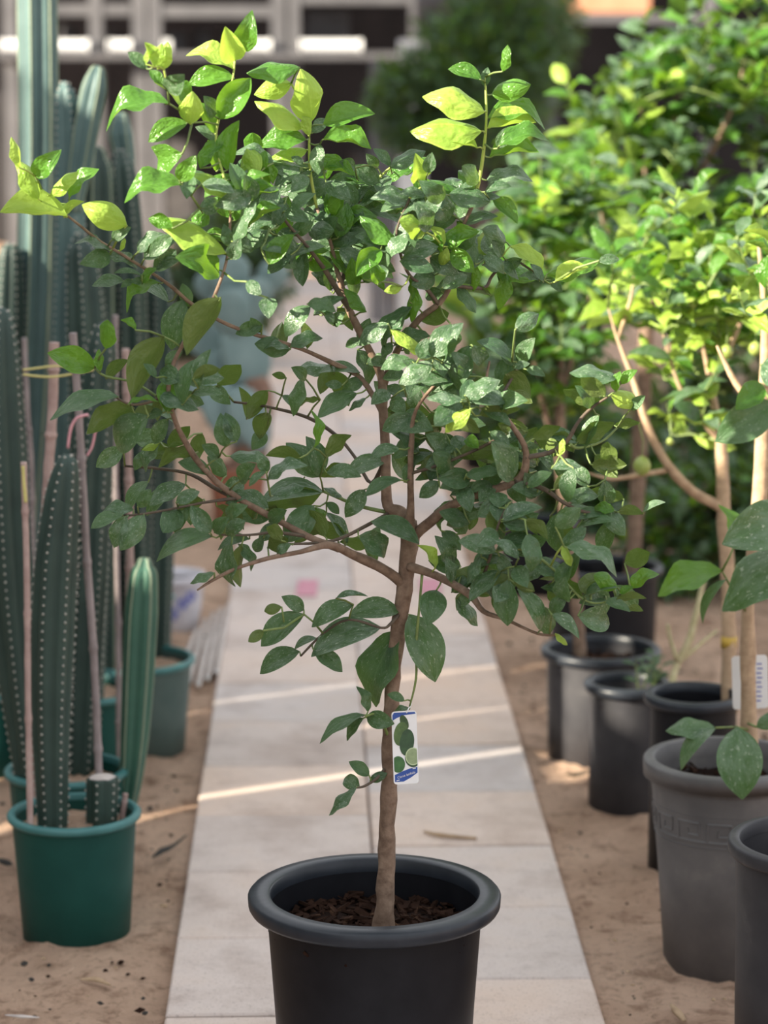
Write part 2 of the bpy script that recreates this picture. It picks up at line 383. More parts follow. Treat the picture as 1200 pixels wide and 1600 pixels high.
# added net wall, unseen at left; casts the shade, gaps placed for sun streaks
XW = -3.4; ZW = 3.00
def wall_cross(p): return p.y - (p.x - XW)*math.tan(SUN_AZ)
def build_shade():
    root = bpy.data.objects.new('added_shade_wall', None); COL.objects.link(root); root.location = (XW, 0, -0.05); root['kind'] = 'structure'
    root['label'] = 'added pale net wall, unseen at the left, blocking the sun'
    gaps = sorted([(wall_cross(ground(325, 1166)), 0.040), (wall_cross(ground(750, 1180)), 0.026), (wall_cross(ground(470, 1080)), 0.014)])
    def hole(px, py, Y, wd, hh):       # opening aimed so the sun reaches that spot
        p = at(px, py, Y); t = (p.x-XW)/LD.x; q = p-LD*t; return (q.y, q.z, wd, hh)
    HOLES = [hole(888, 1120, 5.97, .15, .30), hole(955, 1085, 5.56, .07, .13), hole(155, 790, 5.1, .035, .26)]
    y0 = -3.0; spans = []
    for g, wd in gaps: spans.append((y0, g-wd/2)); y0 = g+wd/2
    spans += [(y0, 8.0), (8.0, 17.8)]
    for a, b in spans:
        hz = ZW if b < 9 else 4.3
        hs = sorted(h for h in HOLES if a < h[0]-h[2]/2 and h[0]+h[2]/2 < b)
        y = a; mb = MB()
        def pane(y0, y1, z0, z1): mb.box((XW, (y0+y1)/2, (z0+z1)/2), (0.006, y1-y0, z1-z0))
        for (yc, zc, wd, hh) in hs:
            pane(y, yc-wd/2, -.05, hz); pane(yc-wd/2, yc+wd/2, -.05, zc-hh/2); pane(yc-wd/2, yc+wd/2, zc+hh/2, hz); y = yc+wd/2
        pane(y, b, -.05, hz); mb.build('shade_panel', M['net'], root, smooth=False)
    for y in (-3, -0.2, 6.5, 10.5, 14.5, 17.8):
        mb = MB(); mb.box((XW-0.04, y, ZW/2-0.025), (0.06, 0.06, ZW+0.05)); mb.build('post', M['steel'], root, smooth=False)
build_shade()

def build_back():
    YB = 20.0
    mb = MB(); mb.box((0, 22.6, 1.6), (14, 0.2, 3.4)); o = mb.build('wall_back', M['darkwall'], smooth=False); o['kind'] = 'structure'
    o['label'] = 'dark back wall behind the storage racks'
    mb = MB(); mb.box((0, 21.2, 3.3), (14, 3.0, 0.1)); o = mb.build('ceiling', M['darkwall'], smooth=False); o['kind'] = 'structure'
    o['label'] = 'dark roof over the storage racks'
    mpp = YB/F*1.0
    r = thing('storage_rack', at(330, 400, YB)*1.0, 'grey steel storage rack standing at the far end of the path', 'rack')
    r.location.z = 0
    for (x0, x1) in ((5, 27), (140, 160), (207, 228), (232, 252), (424, 446), (452, 468), (640, 660)):
        c = at((x0+x1)/2, 0, YB); wd = (x1-x0)*mpp
        mb = MB(); mb.box((c.x, YB, 1.35), (wd, 0.12, 2.75)); mb.build('post', M['steel'], r, smooth=False)
    for (x0, x1, y0, y1) in ((84, 205, 6, 24), (250, 425, 8, 27), (468, 640, -8, 6)):
        a = at(x0, y0, YB); b = at(x1, y1, YB)
        mb = MB(); mb.box(((a.x+b.x)/2, YB+0.3, (a.z+b.z)/2), (b.x-a.x, 0.7, max(0.03, a.z-b.z))); mb.build('beam', M['steel'], r, smooth=False)
    a = at(0, 82, YB); b = at(640, 92, YB)
    mb = MB(); mb.box(((a.x+b.x)/2, YB+0.24, (a.z+b.z)/2), (b.x-a.x, 0.84, a.z-b.z)); mb.build('shelf', M['steel'], r, smooth=False)
    shelf = at(300, 82, YB).z
    for i, (x0, x1) in enumerate(((0, 31), (86, 140), (170, 206), (256, 268), (386, 424), (470, 566))):
        a = at(x0, 82, YB-0.1); b = at(x1, 82, YB-0.1); rp = .045; z = shelf+rp*1.1-.001
        root = thing('white_pipe', ((a.x+b.x)/2, YB-0.1, shelf), ['short white pipe on the rack shelf at the far left post', 'white pipe on the rack shelf just right of the tallest cactus', 'white pipe on the rack shelf just left of the double post', 'tiny white pipe offcut on the rack shelf right of the double post', 'white pipe on the rack shelf left of the paired posts', 'longest white pipe on the rack shelf in front of the dark bay'][i], 'pipe')
        mb = MB(); Q = [(0, rp*.85), (0, rp)] + [(1, rp), (1, rp*.85), (0, rp*.85)]
        pts = [Vector((a.x+(b.x-a.x)*t, YB-0.1, z)) for t in (0, .02, .98, 1)]
        mb.tube(pts, [rp]*4, 20, cap=False); mb.tube(pts[::-1], [rp*.86]*4, 20, cap=False); mb.build('pipe', M['white'], root)
        for e, d in ((pts[0], 1), (pts[3], -1)):
            mb = MB(); mb.tube([e, e+Vector((.02*d, 0, 0))], [rp*1.1]*2, 20); mb.build('collar', M['white'], root)
    # goods stored on the shelves: rounded cans and cartons
    GOODS = (((95, 120, 40, 82, 0), 'grey drum on the rack shelf just right of the tallest cactus'), ((168, 190, 48, 82, 0), 'grey drum on the rack shelf left of the double post'), ((262, 292, 52, 82, 1), 'low grey carton on the rack shelf right of the double post'), ((302, 330, 45, 82, 0), 'grey drum on the rack shelf beside the low carton'), ((345, 372, 50, 82, 0), 'squat grey drum on the rack shelf left of the paired posts'), ((480, 545, 15, 82, 1), 'tall grey carton on the rack shelf right of the paired posts'),
             ((92, 125, 250, 0, 1), 'dark carton on the floor behind the rack, behind the forked cactus'), ((175, 200, 240, 0, 0), 'dark drum on the floor behind the rack left of the double post'), ((262, 305, 220, 0, 1), 'dark carton on the floor behind the rack right of the double post'), ((545, 575, 230, 0, 0), 'dark drum on the floor behind the dark bay'))
    for (x0, x1, y0, y1, kind), lab in GOODS:
        Yg = YB+0.32 if y1 else YB+1.4
        a = at(x0, y0, Yg); b = at(x1, y1 or 300, Yg)
        if not y1: b.z = -.03
        wd = b.x-a.x; h = a.z-b.z; c = Vector(((a.x+b.x)/2, Yg, b.z)); mb = MB()
        if kind == 0: mb.lathe(c, [(0, 0), (wd*.46, 0), (wd*.5, h*.05), (wd*.5, h*.88), (wd*.42, h*.95), (wd*.3, h), (0, h)], 20)
        else: mb.box(c + Vector((0, 0, h/2)), (wd, 0.3, h), bev=0.01)
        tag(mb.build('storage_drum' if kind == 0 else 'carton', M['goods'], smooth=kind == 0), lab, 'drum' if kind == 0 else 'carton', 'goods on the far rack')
    # right part: pale sheet, orange board on a white beam, white pickets
    a = at(655, -25, 19); b = at(742, 22, 19); mb = MB()
    for i in range(9):
        x = a.x + (b.x-a.x)*(i+.5)/9; mb.tube([(x, 19, b.z-0.01), (x, 19, a.z)], [0.027]*2, 6)
    sh = thing('corrugated_sheet', ((a.x+b.x)/2, 19, 0), 'pale grey corrugated sheet above the clipped round tree', 'metal sheet')
    mb.build('sheet', M['steel'], sh)
    mb = MB(); 
    for xx in (a.x, b.x): mb.box((xx, 19.06, a.z/2), (0.05, 0.05, a.z))
    mb.build('support_post', M['steel'], sh, smooth=False)
    sg = thing('board_frame', (at(940, 20, 18).x, 18, 0), 'pale steel frame carrying an orange board behind the shrubs', 'frame')
    a = at(868, -30, 18); b = at(1015, 20, 18)
    mb = MB(); mb.box(((a.x+b.x)/2, 18, (a.z+b.z)/2), (b.x-a.x, 0.04, a.z-b.z)); mb.build('board', M['orange'], sg, smooth=False)
    c = at(868, 22, 17.97); d = at(1112, 36, 17.97)
    mb = MB(); mb.box(((c.x+d.x)/2, 17.96, (c.z+d.z)/2), (d.x-c.x, 0.06, c.z-d.z)); mb.build('beam', M['steel'], sg, smooth=False)
    for xx in (862, 1110):
        p = at(xx, 20, 18); mb = MB(); mb.box((p.x, 18.0, 1.1), (0.08, 0.08, 2.2)); mb.build('post', M['steel'], sg, smooth=False)
    fn = thing('picket_fence', (at(625, 100, 16).x, 16, 0), 'short white picket fence left of the clipped round tree', 'fence')
    for i in range(6):
        p = at(584 + i*15, 62 if i > 2 else 95, 16); mb = MB(); hh = p.z
        mb.box((p.x, 16, hh/2-0.02), (0.05, 0.02, hh+0.04)); mb.build('picket', M['white'] if i > 2 else M['steel'], fn, smooth=False)
    mb = MB(); a = at(580, 160, 16); b = at(662, 168, 16); mb.box(((a.x+b.x)/2, 16.02, a.z), (b.x-a.x, 0.02, 0.05)); mb.build('rail', M['steel'], fn, smooth=False)
    # lower dark bay in front of the rack, mid background
build_back()

# ------------------------------------------------------------------ leaves
def leaf_grid(nx, nt, ratio=0.5, fold=0.1, arch=0.2, cup=0.0, wave=0.0, twist=0.0, tipcurl=0.0):
    vs_, uv, fs = [], [], []
    for j in range(nt+1):
        t = j/nt
        q = 2*t**0.90-1; wd = max(0.0, 1-abs(q)**2.0)**0.86
        if j == 0: wd = 0.05
        if j == nt: wd = 0.03
        for i in range(nx+1):
            s = -1 + 2*i/nx
            x = s*wd*0.5*ratio
            z = arch*t*(1-t)*1.3 + fold*abs(s)*wd*ratio*0.5 + cup*s*s*wd*ratio*0.5
            z += wave*math.sin(t*11+(1.5 if s > 0 else 0))*abs(s)*wd*ratio*0.5
            z -= tipcurl*max(0, t-0.6)**2
            ca = twist*(t-.5)*wd
            x, z = x*math.cos(ca)-0*z, z + x*math.sin(ca)
            vs_.append(Vector((x/ratio, t, z))); uv.append((0.5+s*0.5, t))
    for j in range(nt):
        for i in range(nx):
            a = j*(nx+1)+i; fs.append((a, a+1, a+nx+2, a+nx+1))
    return vs_, uv, fs
VAR = {
    'm': [dict(fold=.30, arch=.22, wave=.10), dict(fold=.16, arch=.45), dict(fold=-.30, arch=.32, wave=.2), dict(fold=.45, arch=.18, twist=.7), dict(fold=.15, arch=.3, tipcurl=1.1, wave=.25)],
    'd': [dict(fold=.35, arch=.38, wave=.25), dict(cup=-.8, arch=.32, wave=.2), dict(fold=.6, arch=.2, twist=.9), dict(cup=.9, arch=.28, wave=.3), dict(fold=.5, arch=.35, tipcurl=1.4, wave=.3)],
    'y': [dict(cup=-.9, arch=.42, wave=.16), dict(fold=.6, arch=.3, wave=.22, tipcurl=.8), dict(cup=-.8, arch=.35, wave=.18, tipcurl=1.2), dict(cup=.9, arch=.2, twist=.7, wave=.15), dict(fold=-.3, cup=-.5, arch=.5, wave=.18, twist=-.5)],
}
LMESH = {}
def leaf_mesh(kind, vi, lo=False):
    key = (kind, vi % len(VAR[kind]), lo)
    if key not in LMESH:
        vs_, uv, fs = leaf_grid(2 if lo else 6, 5 if lo else 10, **VAR[kind][key[1]])
        me = bpy.data.meshes.new('leaf'); me.from_pydata([tuple(v) for v in vs_], [], fs)
        ul = me.uv_layers.new(name='UVMap')
        for l in me.loops: ul.data[l.index].uv = uv[l.vertex_index]
        me.polygons.foreach_set('use_smooth', [True]*len(fs)); me.materials.append(LEAF[kind]); me.update()
        LMESH[key] = (me, vs_, uv, fs)
    return LMESH[key]
def leaf_matrix(base, axis, L, W, n):
    y = axis.normalized(); n = (n - y*n.dot(y)).normalized(); x = y.cross(n)
    m = Matrix.Identity(4)
    for r in range(3):
        m[r][0] = x[r]*W; m[r][1] = y[r]*L; m[r][2] = n[r]*L; m[r][3] = base[r]
    return m
def add_leaf(root, mat, kind, vi, lo=False, name='leaf'):
    o = bpy.data.objects.new(name, leaf_mesh(kind, vi, lo)[0]); COL.objects.link(o)
    o.parent = root
    o.matrix_basis = Matrix.Translation(-Vector(root.location)) @ mat
    return o
def join_leaves(root, items, name='foliage', lo=True):
    by = {}
    mb = MB(); order = ['m', 'd', 'y']
    for mat, kind, vi in items:
        _, vs_, uv, fs = leaf_mesh(kind, vi, lo)
        mb.add([mat @ v for v in vs_], fs, order.index(kind), uv)
    return mb.build(name, [LEAFJ[k] for k in order], root, kind='stuff')

def orient(base, tip, w_px, kind, Y, rng, under=False, depth=None):
    """leaf from base/tip points already in space; w_px apparent width in metres"""
    a = tip-base; ln = a.length
    ratio = 0.55 if kind == 'm' else 0.56
    L = max(ln, min(1.5*ln, w_px/ratio)); 
    dd = math.sqrt(max(0, L*L-ln*ln))
    v = (CAM-base).normalized()
    sgn = (1 if rng.random() < 0.7 else -1) if depth is None else depth
    a = a + v*dd*sgn + v*ln*rng.uniform(-.18, .22)
    L = a.length
    W = min(max(ratio*L, w_px), w_px*2.0)
    ax = a.normalized(); n0 = (v-ax*v.dot(ax)).normalized(); s = ax.cross(n0)
    ph = math.acos(min(1, max(0.2, w_px/W)))
    f = -1 if under else 1
    c = [n0*math.cos(ph)*f + s*math.sin(ph)*q for q in (1, -1)]
    n = max(c, key=lambda q: q.z)
    return leaf_matrix(base, a, L, W, n)

# ------------------------------------------------------------------ pots
def pot(root, c, r_top, r_bot, h, lip, lip_h, mat, rim_mat, z0=-0.02, soil_drop=0.06, soil_mat=None, rim2=False):
    """nursery pot: tapered wall, rolled rim, soil. c = (x,y)"""
    c0 = Vector((c[0], c[1], z0)); zt = h - z0
    rb = r_top - lip
    mb = MB(); mb.lathe(c0, [(0, 0.004), (r_bot*.9, 0.0), (r_bot, 0.006), (r_bot+(rb-r_bot)*.5, zt*.5), (rb, zt-lip_h), (rb, zt-0.004), (rb-0.005, zt-0.004), (rb-0.005, zt-lip_h), (rb-0.006-(rb-r_bot)*.5, zt*.5), (r_bot-.006, 0.02), (0, 0.02)], 56)
    p = mb.build('pot', mat, root)
    mb = MB()
    q = lip_h
    prof = [(rb-0.006, zt-q*.9), (rb-0.006, zt-0.003), (rb-0.003, zt), (r_top-0.004, zt-0.0015), (r_top, zt-0.006), (r_top-0.001, zt-q*.8), (r_top-0.004, zt-q), (rb-0.001, zt-q*.98)]
    if rim2: prof = prof[:-2] + [(r_top-0.003, zt-q*.42), (r_top-0.011, zt-q*.46), (r_top-0.012, zt-q), (rb-0.001, zt-q*1.02)]
    mb.lathe(c0, prof, 64); mb.build('rim', rim_mat, p)
    zs = h - soil_drop; k = (zs-z0)/zt
    rs = r_bot+(rb-r_bot)*k-0.004
    mb = MB(); mb.disc((c[0], c[1], zs), rs, 36, 0.010, seed=c[0]*10, rings=7, mound=0.006); mb.build('soil', soil_mat or M['soil'], root)
    return p, rs, zs
def chips(root, c, r, z, n, seed, mat, size=0.010):
    rng = random.Random(seed); mb = MB()
    for i in range(n):
        a = rng.uniform(0, 6.283); rr = r*math.sqrt(rng.random())*.97
        m = Matrix.Rotation(rng.uniform(0, 6.28), 3, 'Z') @ Matrix.Rotation(rng.uniform(-.7, .7), 3, 'X') @ Matrix.Rotation(rng.uniform(-.5, .5), 3, 'Y')
        s = size*rng.uniform(.5, 1.6)
        mb.box((c[0]+rr*math.cos(a), c[1]+rr*math.sin(a), z+rng.uniform(0.0, 0.012)), (s*1.8, s*.7, s*.3), m)
    mb.build('bark_chips', mat, root, smooth=False, kind='stuff')

# ------------------------------------------------------------------ the lime tree in the black pot
TY = 3.92
pcen = at(585, 1393, TY)
lime = thing('potted_lime_tree', (pcen.x, TY, 0.0), 'leafy young lime tree in a big black pot standing on the slab path', 'potted tree')
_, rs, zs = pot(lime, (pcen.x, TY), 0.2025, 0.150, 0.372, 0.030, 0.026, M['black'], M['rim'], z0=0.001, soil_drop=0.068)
chips(lime, (pcen.x, TY), rs, zs, 650, 3, M['chip'])

# branches: (name, [(px, py, depth offset, width px), ...])
BR = [
 ('trunk', [(600,1462,0,46),(600,1440,0,37),(602,1405,0,31),(604,1330,0,28),(607,1250,0,27),(610,1170,0,25),(613,1080,0,24),(620,1000,0,23),(630,935,0,25),(637,880,0,26),(640,840,0,29),(638,815,0,30)]),
 ('branch', [(638,818,0,26),(625,800,0.01,20),(606,790,0.02,17),(603,740,0.02,16),(602,690,0.03,16),(598,640,0.03,15),(596,588,0.04,14),(572,537,0.04,13),(547,487,0.04,12),(533,445,0.04,9),(525,415,0.05,7),(515,375,0.05,6),(495,325,0.05,5),(485,270,0.04,5),(483,215,0.03,4),(482,190,0.03,3)]),
 ('branch', [(547,487,0.04,10),(525,450,0.02,9),(505,418,0.0,8),(480,385,-.02,6),(450,350,-.04,5),(425,315,-.05,4),(405,270,-.06,4)]),
 ('branch', [(640,830,-.01,20),(642,790,-.03,12),(641,740,-.05,10),(643,690,-.06,9),(650,640,-.07,6),(690,590,-.09,5),(720,560,-.1,4)]),
 ('branch', [(645,840,0,20),(672,815,-.02,17),(705,790,-.05,16),(760,768,-.08,15),(812,748,-.1,13),(822,706,-.11,10),(800,665,-.12,9),(775,635,-.12,7),(760,600,-.12,5),(765,565,-.1,4)]),
 ('branch', [(820,715,-.11,9),(858,707,-.1,8),(885,690,-.1,7),(903,660,-.1,6),(925,637,-.1,5),(950,620,-.11,4)]),
 ('branch', [(890,694,-.1,5),(905,700,-.08,5),(940,690,-.06,4),(965,668,-.05,3)]),
 ('branch', [(805,752,-.1,9),(850,764,-.12,8),(880,785,-.13,6),(915,800,-.12,5),(962,802,-.1,4),(1005,803,-.09,3)]),
 ('branch', [(640,885,-.01,17),(665,893,-.03,14),(700,908,-.06,13),(735,930,-.1,12),(755,955,-.12,9),(790,968,-.14,6),(840,990,-.15,5),(868,992,-.15,4)]),
 ('branch', [(735,930,-.1,8),(755,900,-.13,6),(768,862,-.15,5),(778,822,-.16,4),(790,795,-.16,3)]),
 ('branch', [(768,862,-.15,5),(815,858,-.16,5),(860,885,-.16,5),(905,932,-.15,4),(940,942,-.14,3),(985,920,-.13,3)]),
 ('branch', [(630,912,.0,18),(600,890,-.02,16),(555,868,-.05,14),(515,852,-.08,12),(470,862,-.1,8),(420,872,-.12,7),(370,888,-.14,6),(335,905,-.15,5),(308,922,-.16,3)]),
 ('branch', [(530,858,-.07,12),(480,838,-.06,11),(420,805,-.06,11),(372,778,-.07,10),(330,745,-.08,9),(298,705,-.1,9),(273,655,-.12,8),(263,610,-.13,8),(272,565,-.13,7),(300,515,-.13,6),(322,490,-.13,6),(342,445,-.13,5),(352,415,-.12,5),(358,380,-.11,5),(360,335,-.1,4),(352,285,-.09,4),(338,230,-.08,4),(342,186,-.08,4),(362,130,-.08,3),(367,94,-.08,3)]),
 ('branch', [(400,793,-.06,8),(345,768,-.02,7),(300,742,.0,6),(255,733,.02,5),(195,728,.03,4)]),
 ('branch', [(372,778,-.07,6),(320,785,-.1,5),(270,795,-.12,4),(225,803,-.13,4),(192,806,-.13,3)]),
 ('branch', [(480,838,-.06,6),(430,832,-.09,5),(390,836,-.11,4),(345,836,-.12,3)]),
 ('branch', [(598,645,.03,11),(565,592,.05,9),(525,570,.04,8),(470,545,.02,7),(400,523,.0,7),(345,502,-.02,6),(300,475,-.03,6),(270,450,-.04,6),(235,425,-.05,5),(190,397,-.06,5),(155,376,-.06,4),(128,355,-.07,5),(104,336,-.07,4),(70,310,-.08,3)]),
 ('branch', [(603,715,.03,9),(580,755,.05,6),(555,715,.1,6),(525,680,.14,6),(480,652,.17,6),(415,635,.19,5),(365,628,.19,4)]),
 ('branch', [(263,612,-.13,6),(235,628,-.14,5),(205,632,-.14,4),(180,620,-.14,3)]),
 ('branch', [(272,640,-.12,5),(215,600,-.1,4),(165,588,-.1,4),(148,575,-.1,3)]),
 ('branch', [(600,600,.04,13),(612,568,.05,11),(628,535,.05,10),(655,498,.04,10),(685,475,.03,9),(704,445,.02,8),(708,410,.02,7),(722,358,.02,6),(738,322,.02,6),(748,285,.02,6),(757,225,.01,5),(760,175,.0,4),(758,120,.0,3)]),
 ('branch', [(685,475,.03,7),(665,450,.0,6),(640,430,-.02,5),(625,395,-.03,5),(620,360,-.04,4),(640,310,-.04,4),(665,285,-.03,3)]),
 ('branch', [(533,445,.04,7),(545,400,.08,6),(552,350,.1,6),(563,315,.11,5),(590,280,.12,4),(610,262,.12,4)]),
 ('branch', [(775,635,-.12,6),(800,590,-.08,5),(812,570,-.06,4)]),
 ('branch', [(704,445,.02,6),(755,450,.1,6),(770,430,.12,5),(800,405,.1,4),(850,438,.08,4)]),
 ('branch', [(641,740,-.05,6),(690,725,-.08,5),(745,702,-.09,5),(810,668,-.1,4)]),
 ('branch', [(627,955,.0,6),(610,975,-.03,5),(595,981,-.05,4),(545,968,-.06,4),(505,990,-.05,4),(470,1025,-.05,3)]),
 ('branch', [(660,892,-.02,5),(655,950,-.03,4),(650,1010,-.03,5),(650,1060,-.03,4),(640,1104,-.03,3)]),
 ('branch', [(610,1160,0,5),(592,1118,-.03,4),(572,1119,-.05,4)]),
 ('branch', [(606,1195,0,6),(590,1215,-.02,5),(570,1228,-.03,4),(557,1231,-.03,3)]),
 ('branch', [(610,800,.02,7),(575,820,-.02,6),(520,845,-.05,5),(450,850,-.1,4)]),
 ('branch', [(505,768,.02,5),(560,790,.03,6),(603,800,.02,7)]),
]
BR2 = []
for name, pts in BR:
    cut = next((i for i in range(1, len(pts)) if pts[i][1] < 345), None)
    if name == 'branch' and cut and cut < len(pts)-1 and pts[-1][1] < pts[0][1]:
        BR2 += [(name, pts[:cut+1]), ('shoot', pts[cut:])]
    else: BR2.append((name, pts))
BR = BR2
nodes = []      # (px, py, Y)
for name, pts in BR:
    ps = [(at(x, y, TY+d), w_/2*(TY+d)/F*1.0) for x, y, d, w_ in pts]
    sp = smooth_poly(ps, 4)
    mb = MB(); mb.tube([p for p, r in sp], [max(r, 0.0009) for p, r in sp], 12 if name == 'trunk' else 8, wob=0.35 if name == 'trunk' else 0.25, seed=len(nodes))
    top_y = min(p[1] for p in pts)
    mt = M['bark'] if name == 'trunk' or pts[0][3] >= 11 else (M['bark_dark'] if pts[0][3] >= 6 else M['twig'])
    if name == 'shoot': mt = M['twig_y']
    mb.build(name, mt, lime)
    for i in range(len(pts)-1):
        a, b = pts[i], pts[i+1]
        k = max(1, int(math.hypot(a[0]-b[0], a[1]-b[1])/8))
        for j in range(k):
            t = j/k; nodes.append((a[0]+(b[0]-a[0])*t, a[1]+(b[1]-a[1])*t, TY+a[2]+(b[2]-a[2])*t))
    nodes.append((pts[-1][0], pts[-1][1], TY+pts[-1][2]))

